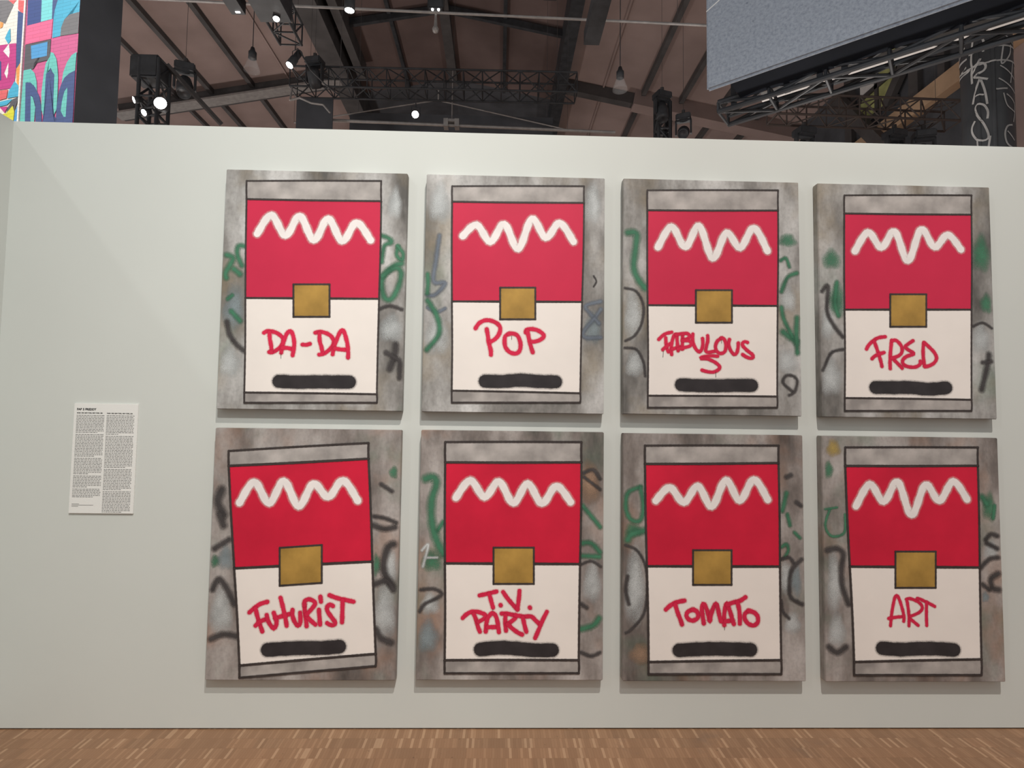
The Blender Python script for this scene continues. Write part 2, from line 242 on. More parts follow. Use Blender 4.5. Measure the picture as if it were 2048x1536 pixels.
ART = {
'A':{'c':[-1.5248,2.1777],'red':[[-0.3509,0.4565],[0.3287,0.4614],[0.3306,-0.0423],[-0.3371,-0.0503]],'cream':[[-0.3371,-0.0503],[0.3306,-0.0423],[0.3323,-0.5249],[-0.3241,-0.5255]],'top':[[-0.3545,0.5505],[0.326,0.5669],[0.3287,0.4614],[-0.3509,0.4565]],'bot':[[-0.3241,-0.5255],[0.3323,-0.5249],[0.3334,-0.5672],[-0.3222,-0.5763]],'ochre':[[-0.1002,0.0234],[0.0804,0.0269],[0.0855,-0.1384],[-0.0945,-0.1416]],'wave':[[-0.2911,0.2792],[-0.2236,0.3762],[-0.1487,0.2725],[-0.0808,0.3746],[-0.0054,0.2519],[0.0625,0.3641],[0.1375,0.2501],[0.2064,0.3467],[0.2806,0.2577]],'black':[[-0.1552,-0.4674],[-0.068,-0.4707],[0.0192,-0.468],[0.1065,-0.4669],[0.194,-0.4663]],'word':[[[-0.2382,-0.2249],[-0.2257,-0.2169],[-0.2054,-0.2166],[-0.1771,-0.2239],[-0.1509,-0.2416],[-0.1414,-0.2596],[-0.1469,-0.2829],[-0.1665,-0.3065],[-0.1939,-0.3225],[-0.2092,-0.3214]],[[-0.2115,-0.2219],[-0.2077,-0.2581],[-0.2001,-0.2916],[-0.198,-0.3148]],[[-0.1493,-0.3243],[-0.1464,-0.2985],[-0.1375,-0.2621],[-0.1234,-0.2256],[-0.1073,-0.2136],[-0.0937,-0.2354],[-0.086,-0.2742],[-0.0876,-0.3027],[-0.0921,-0.3363]],[[-0.1438,-0.2997],[-0.1183,-0.2993],[-0.0926,-0.3066]],[[-0.045,-0.2813],[-0.0271,-0.2823],[-0.0081,-0.2768]],[[0.0169,-0.2206],[0.0372,-0.215],[0.0655,-0.2198],[0.0942,-0.2349],[0.109,-0.258],[0.1059,-0.284],[0.0862,-0.3076],[0.0612,-0.3261],[0.0396,-0.3303]],[[0.0375,-0.2228],[0.0399,-0.2591],[0.0499,-0.2926],[0.0559,-0.3184]],[[0.1068,-0.328],[0.1102,-0.2994],[0.1231,-0.2577],[0.1373,-0.2211],[0.1509,-0.204],[0.163,-0.2207],[0.1772,-0.2672],[0.1836,-0.3138],[0.184,-0.3436]],[[0.1166,-0.298],[0.1475,-0.3027],[0.1756,-0.3036]]],'ww':0.0186,'drip':[[[-0.1499,-0.3269],[-0.1495,-0.3527]]],'scrib':[('green',0.0195,[[0.3351,0.2834],[0.3711,0.2706],[0.385,0.2481],[0.3499,0.2292],[0.3386,0.1473]]),('green',0.016,[[0.4211,0.2307],[0.4133,0.1851],[0.4406,0.1585],[0.4469,0.1949],[0.4166,0.2306]]),('green',0.023,[[0.4455,0.1405],[0.4057,0.1306],[0.3622,0.0935],[0.3414,0.039],[0.3566,-0.0328],[0.3922,-0.0411],[0.4261,0.0226],[0.4377,0.095],[0.406,0.117],[0.3449,0.0751]]),('green',0.0195,[[-0.3529,0.2144],[-0.3836,0.2137],[-0.3863,0.1686],[-0.3622,0.1151]]),('green',0.0213,[[-0.4476,0.1673],[-0.4075,0.1501],[-0.444,0.0775],[-0.4367,0.0508]]),('green',0.0213,[[-0.4009,0.0963],[-0.3692,0.07]]),('green',0.016,[[-0.4254,-0.0564],[-0.4043,-0.0381]]),('green',0.0195,[[-0.4054,-0.1184],[-0.3599,-0.1666]]),('dark',0.0195,[[-0.4251,-0.1722],[-0.4095,-0.234],[-0.3726,-0.2866],[-0.3322,-0.3169]]),('dark',0.0142,[[0.3272,-0.0962],[0.3843,-0.0772],[0.4467,-0.094]]),('dark',0.023,[[0.4201,-0.2735],[0.417,-0.327],[0.3923,-0.3984]]),('dark',0.0195,[[0.3726,-0.3143],[0.4173,-0.3403],[0.446,-0.3621],[0.4462,-0.4419]])],'blob':[('pale',0.396,-0.1935,0.0621,0.0709),('pale',-0.4038,-0.3754,0.0532,0.0798),('blue',-0.3931,-0.1004,0.0532,0.1152),('pale',0.3979,0.4493,0.0355,0.0798)]},
'B':{'c':[-0.5086,2.1774],'red':[[-0.3262,0.4675],[0.3521,0.4767],[0.345,-0.0388],[-0.3173,-0.0483]],'cream':[[-0.3173,-0.0483],[0.345,-0.0388],[0.3387,-0.5051],[-0.3095,-0.5011]],'top':[[-0.3277,0.5484],[0.3515,0.5647],[0.3521,0.4767],[-0.3262,0.4675]],'bot':[[-0.3095,-0.5011],[0.3387,-0.5051],[0.339,-0.5523],[-0.3083,-0.5612]],'ochre':[[-0.0738,0.0267],[0.1055,0.0302],[0.1073,-0.1326],[-0.0715,-0.1357]],'wave':[[-0.269,0.2895],[-0.1993,0.3491],[-0.1271,0.263],[-0.0576,0.3563],[0.015,0.2293],[0.0842,0.3862],[0.1564,0.2899],[0.2269,0.368],[0.299,0.2722]],'black':[[-0.1423,-0.4514],[-0.0536,-0.4517],[0.0351,-0.4433],[0.1242,-0.4488],[0.2133,-0.4495]],'word':[[[-0.1955,-0.184],[-0.1803,-0.1601],[-0.1538,-0.1439],[-0.1227,-0.1423],[-0.0913,-0.1541],[-0.0731,-0.1718],[-0.0706,-0.1919],[-0.0803,-0.219],[-0.0989,-0.2395],[-0.1188,-0.2511]],[[-0.1387,-0.1875],[-0.1326,-0.2199],[-0.1276,-0.2534],[-0.117,-0.2935],[-0.1155,-0.317]],[[-0.0236,-0.208],[-0.0435,-0.2206],[-0.0475,-0.2476],[-0.0427,-0.2767],[-0.0223,-0.301],[0.0068,-0.3094],[0.0267,-0.2979],[0.0342,-0.2709],[0.0282,-0.2374],[0.0122,-0.213],[-0.0124,-0.2067],[-0.0258,-0.2091]],[[0.059,-0.2009],[0.0633,-0.1874],[0.0856,-0.1825],[0.117,-0.1876],[0.144,-0.204],[0.1509,-0.2196],[0.1354,-0.2356],[0.1087,-0.2461],[0.093,-0.2475]],[[0.0678,-0.1941],[0.0749,-0.2276],[0.082,-0.2567],[0.0913,-0.2879],[0.0959,-0.3013]]],'ww':0.0195,'drip':[[[-0.0116,-0.2201],[-0.0116,-0.2381]]],'scrib':[('slate',0.0177,[[-0.3873,0.2903],[-0.401,0.1717],[-0.4119,0.0537],[-0.3538,0.0458],[-0.4016,-0.0138],[-0.4415,-0.0191]]),('slate',0.0142,[[-0.4401,-0.0821],[-0.3953,-0.1037],[-0.3512,-0.085]]),('slate',0.016,[[0.441,-0.0343],[0.3645,-0.0583],[0.3918,-0.1031],[0.4325,-0.1476]]),('slate',0.016,[[0.4412,-0.0751],[0.4099,-0.1209],[0.3518,-0.1941],[0.3655,-0.2209],[0.4419,-0.2196]]),('green',0.0177,[[-0.4456,0.0892],[-0.4402,0.0441],[-0.4435,-0.0101]]),('green',0.0213,[[-0.4427,-0.0461],[-0.4043,-0.0994],[-0.3808,-0.1618],[-0.3839,-0.2246],[-0.44,-0.2969]]),('dark',0.0071,[[0.4042,0.0969],[0.4179,0.0698],[0.4045,0.0423]])],'blob':[('pale',-0.3928,-0.2247,0.062,0.1063),('pale',0.3976,0.4732,0.0443,0.1063),('pale',-0.3888,0.455,0.0532,0.1063),('blue',0.4012,-0.1752,0.0443,0.0798)]},
'C':{'c':[0.5071,2.1797],'red':[[-0.3351,0.4436],[0.3485,0.4573],[0.3398,-0.043],[-0.3336,-0.0517]],'cream':[[-0.3336,-0.0517],[0.3398,-0.043],[0.3317,-0.5096],[-0.3323,-0.5146]],'top':[[-0.3351,0.5484],[0.3499,0.5646],[0.3485,0.4573],[-0.3351,0.4436]],'bot':[[-0.3323,-0.5146],[0.3317,-0.5096],[0.331,-0.5662],[-0.3323,-0.5752]],'ochre':[[-0.0845,0.0306],[0.1026,0.0342],[0.1013,-0.1341],[-0.0853,-0.1373]],'wave':[[-0.2804,0.2507],[-0.2091,0.3593],[-0.1381,0.2548],[-0.0663,0.3662],[0.0041,0.1993],[0.0765,0.333],[0.1474,0.2566],[0.2201,0.3619],[0.2905,0.2425]],'black':[[-0.1612,-0.457],[-0.071,-0.4603],[0.0194,-0.46],[0.11,-0.4564],[0.2006,-0.4554]],'word':[[[-0.2767,-0.2273],[-0.2601,-0.2105],[-0.238,-0.1963],[-0.2103,-0.1889]],[[-0.2408,-0.2184],[-0.2394,-0.2432],[-0.2353,-0.268],[-0.2271,-0.2899]],[[-0.2561,-0.2794],[-0.2408,-0.2653],[-0.2187,-0.2484]],[[-0.2105,-0.3034],[-0.2132,-0.2731],[-0.2076,-0.2344],[-0.1965,-0.2039],[-0.1854,-0.1981],[-0.1827,-0.223],[-0.18,-0.256],[-0.1773,-0.2836]],[[-0.2077,-0.2758],[-0.1884,-0.27],[-0.1607,-0.2612]],[[-0.1536,-0.2031],[-0.155,-0.2335],[-0.1552,-0.2749]],[[-0.1854,-0.2009],[-0.1632,-0.1964],[-0.13,-0.1944],[-0.1162,-0.208],[-0.1301,-0.2221],[-0.1578,-0.2308],[-0.1273,-0.2303],[-0.108,-0.2411],[-0.1164,-0.2578],[-0.1496,-0.268],[-0.1773,-0.2753]],[[-0.1009,-0.1967],[-0.1024,-0.2271],[-0.0942,-0.2574],[-0.0805,-0.2792],[-0.0667,-0.2873],[-0.0555,-0.2733],[-0.0498,-0.2484],[-0.0511,-0.218]],[[-0.0246,-0.2037],[-0.0248,-0.2314],[-0.0319,-0.2591],[-0.0348,-0.2813],[-0.0223,-0.2893],[0.0082,-0.2833]],[[0.0503,-0.2135],[0.0252,-0.2305],[0.0153,-0.2584],[0.0221,-0.2831],[0.0442,-0.2938],[0.0637,-0.2824],[0.0695,-0.2519],[0.0614,-0.2216],[0.0447,-0.2136]],[[0.0878,-0.2212],[0.0834,-0.2434],[0.0915,-0.2737],[0.1108,-0.2982],[0.1247,-0.2897],[0.1319,-0.262],[0.1335,-0.2384]],[[0.1809,-0.2349],[0.167,-0.2309],[0.1544,-0.2395],[0.157,-0.2533],[0.1777,-0.2751],[0.2025,-0.294],[0.2107,-0.3105],[0.1968,-0.3162],[0.1746,-0.3096],[0.1552,-0.2975]],[[0.026,-0.3079],[-0.0169,-0.3072],[-0.0557,-0.3147],[-0.0585,-0.3216],[-0.0281,-0.3225],[0.0106,-0.3384],[0.0354,-0.3601],[0.0297,-0.3767],[0.0047,-0.3894],[-0.0257,-0.3885],[-0.0547,-0.3807]]],'ww':0.0163,'drip':[[[-0.2533,-0.2876],[-0.2556,-0.3179]],[[0.0153,-0.3879],[0.0162,-0.4154]],[[0.0463,-0.2247],[0.0468,-0.2412]]],'scrib':[('green',0.0266,[[-0.4417,0.3239],[-0.3916,0.3204],[-0.3961,0.2376],[-0.405,0.1457],[-0.3823,0.0822],[-0.3459,0.0373]]),('green',0.0142,[[0.359,0.1934],[0.3868,0.2078],[0.4046,0.162]]),('green',0.0177,[[0.4456,0.1306],[0.3947,0.1066],[0.3615,0.0325]]),('green',0.0177,[[0.3604,-0.0499],[0.3733,-0.1136],[0.4179,-0.2038]]),('green',0.0266,[[0.3679,-0.1774],[0.445,-0.2261]]),('green',0.0213,[[0.4422,-0.1032],[0.4364,-0.1853],[0.4441,-0.2851]]),('dark',0.0106,[[-0.4502,0.0353],[-0.3913,0.0182],[-0.355,-0.0539],[-0.3639,-0.1447],[-0.4,-0.2086],[-0.4468,-0.2365]]),('dark',0.0106,[[-0.4495,-0.2725],[-0.3909,-0.2806],[-0.3548,-0.343],[-0.3458,-0.4146]]),('dark',0.0124,[[0.4139,-0.4842],[0.3644,-0.4399],[0.3786,-0.4037],[0.415,-0.4031],[0.4374,-0.4298],[0.423,-0.4841],[0.3954,-0.5024]])],'blob':[('pale',-0.4092,-0.1002,0.0487,0.1329),('pale',-0.3998,-0.3526,0.0443,0.0709),('green',0.3973,0.3005,0.0487,0.0354),('pale',0.3932,-0.0036,0.0443,0.0709),('pale',0.3887,-0.3313,0.0532,0.062)]},
'D':{'c':[1.526,2.1783],'red':[[-0.3208,0.4514],[0.3563,0.4601],[0.3402,-0.0426],[-0.3292,-0.0547]],'cream':[[-0.3292,-0.0547],[0.3402,-0.0426],[0.3252,-0.5106],[-0.3367,-0.5108]],'top':[[-0.319,0.5477],[0.3596,0.5637],[0.3563,0.4601],[-0.3208,0.4514]],'bot':[[-0.3367,-0.5108],[0.3252,-0.5106],[0.3234,-0.5676],[-0.3379,-0.5765]],'ochre':[[-0.0879,0.0299],[0.1026,0.0334],[0.0979,-0.1363],[-0.092,-0.1396]],'wave':[[-0.269,0.2525],[-0.1968,0.354],[-0.1284,0.2743],[-0.0561,0.3615],[0.0104,0.2083],[0.0852,0.3753],[0.1532,0.2826],[0.2257,0.3497],[0.2941,0.2732]],'black':[[-0.1752,-0.4548],[-0.0834,-0.4541],[0.0086,-0.4527],[0.1006,-0.4598],[0.1931,-0.4511]],'word':[[[-0.2184,-0.2576],[-0.2076,-0.2381],[-0.1864,-0.2172],[-0.1561,-0.1985],[-0.119,-0.1921]],[[-0.1783,-0.2148],[-0.1664,-0.2488],[-0.1535,-0.2895],[-0.1429,-0.3303],[-0.1399,-0.3461]],[[-0.1907,-0.3072],[-0.1743,-0.2921],[-0.151,-0.2815],[-0.1278,-0.2743]],[[-0.086,-0.211],[-0.0903,-0.2475],[-0.0946,-0.284],[-0.0968,-0.325],[-0.0964,-0.3568]],[[-0.0825,-0.2109],[-0.0617,-0.2106],[-0.0392,-0.233],[-0.0317,-0.2557],[-0.038,-0.2786],[-0.0568,-0.2925],[-0.087,-0.3021]],[[-0.0802,-0.3066],[-0.0577,-0.3289],[-0.0341,-0.3536]],[[0.0261,-0.2102],[0.0002,-0.2278],[-0.0163,-0.2418],[-0.0005,-0.2575],[0.029,-0.2752],[0.0219,-0.2822],[-0.0083,-0.2918],[-0.0296,-0.3103],[-0.0278,-0.333],[-0.0028,-0.3451],[0.0318,-0.3469],[0.0551,-0.3363],[0.0647,-0.3225],[0.0615,-0.3157]],[[0.0826,-0.2196],[0.0781,-0.2562],[0.0782,-0.2949],[0.0827,-0.3404]],[[0.086,-0.2195],[0.1131,-0.2442],[0.1378,-0.2712],[0.1475,-0.2984],[0.1364,-0.3213],[0.1105,-0.3377],[0.085,-0.3438]]],'ww':0.0168,'drip':[],'scrib':[('dark',0.016,[[-0.446,0.0394],[-0.4132,0.0676],[-0.4201,-0.061],[-0.3892,-0.1336],[-0.3398,-0.1966]]),('dark',0.023,[[0.4257,-0.2752],[0.4195,-0.321],[0.3825,-0.4581]]),('dark',0.016,[[0.3918,-0.3169],[0.4384,-0.3116]]),('dark',0.0106,[[0.3467,-0.1299],[0.3986,-0.1106],[0.4462,-0.1374]]),('dark',0.0124,[[-0.3364,-0.2602],[-0.401,-0.2794],[-0.4389,-0.3525],[-0.4502,-0.3708]]),('green',0.0177,[[-0.3667,0.0869],[-0.378,-0.0236],[-0.3607,-0.0874]])],'blob':[('green',0.4012,0.2505,0.0487,0.0975),('green',0.4207,-0.0089,0.031,0.0532),('green',-0.3922,0.2064,0.0487,0.0532),('green',-0.3684,-0.005,0.0443,0.0886),('pale',-0.4168,-0.134,0.0354,0.0798),('pale',0.3866,-0.1935,0.0487,0.0798),('pale',-0.4033,-0.4063,0.0532,0.0975)]},
'E':{'c':[-1.5252,0.8643],'red':[[-0.3856,0.4235],[0.3001,0.4665],[0.3323,-0.0374],[-0.3388,-0.0747]],'cream':[[-0.3388,-0.0747],[0.3323,-0.0374],[0.3606,-0.4813],[-0.2952,-0.5383]],'top':[[-0.3886,0.4966],[0.298,0.5447],[0.3001,0.4665],[-0.3856,0.4235]],'bot':[[-0.2952,-0.5383],[0.3606,-0.4813],[0.3622,-0.5394],[-0.293,-0.5959]],'ochre':[[-0.1219,0.0261],[0.083,0.0416],[0.0888,-0.1419],[-0.1154,-0.1569]],'wave':[[-0.326,0.2437],[-0.2578,0.3452],[-0.1817,0.2433],[-0.1133,0.3513],[-0.0367,0.2296],[0.0322,0.34],[0.1068,0.2755],[0.1771,0.3578],[0.2528,0.2592]],'black':[[-0.1628,-0.4638],[-0.0766,-0.458],[0.0098,-0.4544],[0.0965,-0.4545],[0.1831,-0.4476]],'word':[[[-0.2573,-0.2859],[-0.234,-0.2647],[-0.2064,-0.2449],[-0.1727,-0.2349]],[[-0.2282,-0.2675],[-0.2184,-0.3039],[-0.2057,-0.3403],[-0.1916,-0.3766]],[[-0.2252,-0.3488],[-0.2033,-0.3291],[-0.1726,-0.3164]],[[-0.1732,-0.2981],[-0.1666,-0.3233],[-0.1516,-0.3485],[-0.1369,-0.3624],[-0.1261,-0.3484],[-0.1256,-0.3232],[-0.1334,-0.3036],[-0.1396,-0.2868]],[[-0.133,-0.312],[-0.0993,-0.3034],[-0.0628,-0.292]],[[-0.1095,-0.2149],[-0.0983,-0.2529],[-0.0852,-0.3006],[-0.075,-0.3482]],[[-0.0493,-0.2723],[-0.0483,-0.3004],[-0.0359,-0.3312],[-0.0211,-0.348],[-0.0101,-0.3367],[-0.0097,-0.3087],[-0.0118,-0.2862]],[[0.0082,-0.2467],[0.0107,-0.2805],[0.0176,-0.317],[0.0216,-0.3506]],[[0.0068,-0.2495],[0.009,-0.2298],[0.0287,-0.2213],[0.0518,-0.2296],[0.0593,-0.2436],[0.0444,-0.2662],[0.0197,-0.2945]],[[0.0229,-0.3057],[0.0435,-0.3253],[0.0639,-0.342]],[[0.0839,-0.2083],[0.0875,-0.2322]],[[0.0788,-0.2717],[0.0828,-0.3083],[0.0867,-0.342]],[[0.1466,-0.2531],[0.1321,-0.2461],[0.1182,-0.2575],[0.1218,-0.28],[0.1426,-0.308],[0.1604,-0.3332],[0.1522,-0.3445],[0.1351,-0.3432],[0.1206,-0.3348]],[[0.1279,-0.201],[0.1625,-0.2135],[0.1999,-0.2218],[0.2459,-0.2314]],[[0.1929,-0.2261],[0.1931,-0.2796],[0.1931,-0.3303]]],'ww':0.0195,'drip':[],'scrib':[('dark',0.0307,[[-0.4158,0.3073],[-0.4351,0.2459],[-0.4021,0.1851]]),('dark',0.0271,[[-0.4195,0.1849],[-0.4,0.1328]]),('dark',0.0235,[[-0.3711,0.0636],[-0.4387,0.0197]]),('dark',0.0217,[[-0.4477,-0.1787],[-0.4153,-0.1269],[-0.3793,-0.1611],[-0.3326,-0.2468]]),('dark',0.0235,[[-0.4464,-0.4138],[-0.3785,-0.3923],[-0.3093,-0.4006]]),('dark',0.0217,[[0.4415,0.1311],[0.3888,0.1219],[0.331,0.1389]]),('dark',0.0162,[[0.3342,0.1828],[0.3874,0.1745],[0.4454,0.153]]),('dark',0.0271,[[0.4435,0.048],[0.4086,0.0346],[0.3884,-0.0353],[0.3943,-0.0961],[0.4354,-0.1565]]),('dark',0.0235,[[0.3431,-0.1484],[0.404,-0.1307],[0.4402,-0.1738]]),('dark',0.0235,[[0.3575,-0.364],[0.3848,-0.4068],[0.4334,-0.4281]]),('dark',0.0162,[[0.3654,0.3415],[0.4195,0.3068]])],'blob':[('pale',0.399,-0.2777,0.0524,0.1354),('pale',0.4198,-0.0611,0.0316,0.0812),('pale',-0.396,-0.2814,0.0542,0.1173),('green',0.426,0.3997,0.0226,0.0316),('green',-0.4319,-0.0408,0.0253,0.0316),('green',0.3537,-0.0529,0.0199,0.0542),('blue',-0.3849,-0.0232,0.0361,0.0632)]},
'F':{'c':[-0.5076,0.8665],'red':[[-0.3363,0.4508],[0.3461,0.4584],[0.3425,-0.045],[-0.3279,-0.046]],'cream':[[-0.3279,-0.046],[0.3425,-0.045],[0.3392,-0.5112],[-0.3199,-0.5127]],'top':[[-0.3383,0.5514],[0.3454,0.5597],[0.3461,0.4584],[-0.3363,0.4508]],'bot':[[-0.3199,-0.5127],[0.3392,-0.5112],[0.3396,-0.574],[-0.3187,-0.5752]],'ochre':[[-0.0889,0.0329],[0.1115,0.0343],[0.1134,-0.1429],[-0.0863,-0.1441]],'wave':[[-0.2795,0.2768],[-0.2097,0.3619],[-0.1369,0.2808],[-0.0666,0.3577],[0.0065,0.2527],[0.077,0.3486],[0.1498,0.2517],[0.2208,0.3386],[0.2934,0.2602]],'black':[[-0.1453,-0.4612],[-0.0574,-0.4526],[0.0308,-0.4564],[0.1193,-0.4644],[0.2077,-0.4635]],'word':[[[-0.1539,-0.2008],[-0.1215,-0.1935],[-0.071,-0.1814]],[[-0.107,-0.1934],[-0.0968,-0.2266],[-0.0867,-0.2596]],[[-0.0502,-0.2465],[-0.0487,-0.2488]],[[-0.0383,-0.1836],[-0.01,-0.2214],[0.0341,-0.2685]],[[0.0426,-0.1772],[0.0406,-0.2093],[0.0341,-0.2662]],[[0.0944,-0.2576],[0.0964,-0.26]],[[-0.2351,-0.3099],[-0.2186,-0.2933],[-0.1971,-0.2814],[-0.1707,-0.2789],[-0.1417,-0.2859],[-0.1223,-0.2976],[-0.1292,-0.3118],[-0.1578,-0.3284]],[[-0.1813,-0.2908],[-0.1701,-0.3167],[-0.1599,-0.352],[-0.1499,-0.3755]],[[-0.121,-0.3754],[-0.1192,-0.34],[-0.1124,-0.3117],[-0.0959,-0.288],[-0.0863,-0.2856],[-0.0716,-0.3021],[-0.0614,-0.3398],[-0.056,-0.3775]],[[-0.1117,-0.3541],[-0.0684,-0.3528]],[[-0.0441,-0.2878],[-0.0212,-0.2877],[0.0151,-0.2946],[0.0273,-0.304],[0.0107,-0.3206],[-0.0132,-0.3373]],[[-0.0259,-0.2972],[-0.0253,-0.3349],[-0.0212,-0.3703]],[[-0.0132,-0.3396],[0.0112,-0.3607],[0.0379,-0.3795],[0.0586,-0.3888]],[[0.0248,-0.2946],[0.0635,-0.3015],[0.1022,-0.3013],[0.1242,-0.3202],[0.1461,-0.339]],[[0.0612,-0.3063],[0.0688,-0.3393],[0.0789,-0.3746]],[[0.1794,-0.2785],[0.1604,-0.3153],[0.1439,-0.3555],[0.1227,-0.4051]]],'ww':0.0192,'drip':[[[-0.0878,-0.2644],[-0.0871,-0.2785]]],'scrib':[('green',0.0307,[[-0.4415,0.368],[-0.3928,0.3773],[-0.3787,0.342],[-0.3993,0.2623],[-0.397,0.1566],[-0.3685,0.0604],[-0.3363,-0.0006]]),('green',0.0181,[[-0.3394,0.1571],[-0.3695,0.113]]),('green',0.0181,[[0.352,0.2428],[0.4064,0.1812],[0.4426,0.1372]]),('green',0.0199,[[0.3487,0.057],[0.3981,0.0574],[0.4431,0.0137]]),('green',0.0181,[[0.3491,-0.0046],[0.4388,-0.0084]]),('green',0.0235,[[0.3453,-0.3625],[0.4092,-0.3449],[0.4447,-0.31]]),('dark',0.0144,[[-0.4446,-0.1754],[-0.3813,-0.1707],[-0.3412,-0.1922],[-0.3628,-0.214],[-0.4238,-0.2446],[-0.4476,-0.2793]]),('dark',0.0144,[[0.3555,0.4031],[0.405,0.4215],[0.4414,0.3772]]),('dark',0.0126,[[0.3601,0.3852],[0.4417,0.3236]]),('dark',0.0108,[[0.3449,-0.0485],[0.3986,-0.0306],[0.4462,-0.0566]]),('dark',0.0162,[[0.3507,-0.2408],[0.3775,-0.2581]]),('dark',0.0144,[[0.3522,-0.4749],[0.4011,-0.492],[0.4437,-0.4747]]),('pale',0.0108,[[-0.4427,0.0161],[-0.4123,0.0425],[-0.4365,-0.0624]]),('pale',0.009,[[-0.4287,-0.0188],[-0.3668,-0.0183]])],'blob':[('pale',0.4036,-0.1358,0.0433,0.0993),('pale',-0.3974,-0.2445,0.0451,0.0542),('blue',-0.4029,-0.3997,0.0497,0.0812),('green',-0.393,-0.036,0.0497,0.0542),('brown',0.3874,0.3498,0.0542,0.1083)]},
'G':{'c':[0.5086,0.8633],'red':[[-0.3483,0.4571],[0.3328,0.4692],[0.3334,-0.0476],[-0.3388,-0.0502]],'cream':[[-0.3388,-0.0502],[0.3334,-0.0476],[0.3339,-0.5055],[-0.3301,-0.5158]],'top':[[-0.3483,0.5488],[0.334,0.557],[0.3328,0.4692],[-0.3483,0.4571]],'bot':[[-0.3301,-0.5158],[0.3339,-0.5055],[0.3331,-0.5733],[-0.3301,-0.5745]],'ochre':[[-0.1065,0.0306],[0.0884,0.032],[0.087,-0.1389],[-0.1073,-0.14]],'wave':[[-0.2939,0.2739],[-0.2229,0.3406],[-0.1521,0.2668],[-0.0807,0.3486],[-0.0101,0.2481],[0.0621,0.3792],[0.1326,0.2794],[0.2051,0.3841],[0.2755,0.2846]],'black':[[-0.1781,-0.4596],[-0.0885,-0.4541],[0.0013,-0.4517],[0.0912,-0.4532],[0.1812,-0.4555]],'word':[[[-0.2437,-0.2615],[-0.2194,-0.2404],[-0.1897,-0.2258],[-0.1505,-0.2177]],[[-0.1964,-0.2377],[-0.1844,-0.2769],[-0.171,-0.3109],[-0.163,-0.3344]],[[-0.1088,-0.2609],[-0.1332,-0.2715],[-0.1413,-0.2898],[-0.1306,-0.3081],[-0.1091,-0.3146],[-0.0874,-0.3053],[-0.0806,-0.287],[-0.09,-0.2686],[-0.1088,-0.2609]],[[-0.0538,-0.3288],[-0.059,-0.2921],[-0.0629,-0.258],[-0.0574,-0.2317],[-0.0466,-0.2422],[-0.0333,-0.2763],[-0.0241,-0.3182],[-0.0171,-0.2841],[-0.0034,-0.2472],[0.0089,-0.2314],[0.0169,-0.2524],[0.0248,-0.2917],[0.0327,-0.3179]],[[0.0488,-0.3362],[0.0477,-0.2969],[0.0534,-0.2575],[0.0618,-0.2285],[0.0724,-0.2521],[0.083,-0.2836],[0.0909,-0.3125],[0.0975,-0.3308]],[[0.0557,-0.3178],[0.0909,-0.3125]],[[0.0644,-0.2364],[0.0943,-0.2257],[0.1296,-0.2163],[0.157,-0.1991]],[[0.116,-0.223],[0.1239,-0.2572],[0.1276,-0.2966],[0.1273,-0.328]],[[0.1726,-0.2648],[0.1535,-0.2807],[0.1519,-0.3043],[0.1693,-0.3279],[0.1963,-0.3369],[0.2168,-0.3224],[0.2184,-0.2962],[0.2023,-0.2752],[0.1726,-0.2648]]],'ww':0.02,'drip':[[[0.0501,-0.3441],[0.0499,-0.3598]]],'scrib':[('green',0.0181,[[-0.3709,0.3423],[-0.4342,0.3104],[-0.4449,0.2302],[-0.4159,0.1772],[-0.3708,0.1776],[-0.3572,0.2488],[-0.3709,0.3378]]),('green',0.0271,[[-0.3527,0.1245],[-0.4158,0.1063],[-0.441,0.0796]]),('green',0.0181,[[0.3722,0.3183],[0.3499,0.2285]]),('green',0.0163,[[0.3753,0.2108],[0.3883,0.1573]]),('green',0.0144,[[0.4107,0.1218],[0.4377,0.0953]]),('green',0.0144,[[0.3457,0.0501],[0.3687,0.0636],[0.3775,0.0326],[0.3587,-0.0031]]),('dark',0.0108,[[-0.4472,0.0531],[-0.3887,0.027],[-0.3481,-0.0432],[-0.3364,-0.1485],[-0.3525,-0.2797],[-0.415,-0.3583],[-0.4435,-0.3758]]),('dark',0.0144,[[-0.4352,-0.1009],[-0.444,-0.1666],[-0.4286,-0.2365]]),('dark',0.0144,[[0.3404,-0.0121],[0.3815,-0.0029],[0.404,-0.0294]]),('dark',0.0163,[[0.4453,-0.0114],[0.3897,-0.0737],[0.3835,-0.1885],[0.4239,-0.2235],[0.4465,-0.2322]]),('dark',0.0126,[[0.3377,-0.2152],[0.3461,-0.2678],[0.3774,-0.3028]]),('dark',0.0163,[[0.4221,0.2739],[0.4447,0.2562]]),('dark',0.0181,[[0.3733,0.3993],[0.3964,0.4085]])],'blob':[('pale',-0.3974,-0.1489,0.0497,0.1986),('pale',0.3665,-0.1004,0.0361,0.0813),('pale',0.3951,-0.329,0.0406,0.0542),('green',-0.4068,0.1241,0.0451,0.0361),('brown',-0.3702,-0.4796,0.0542,0.0542),('blue',0.4164,-0.1178,0.0271,0.0813)]},
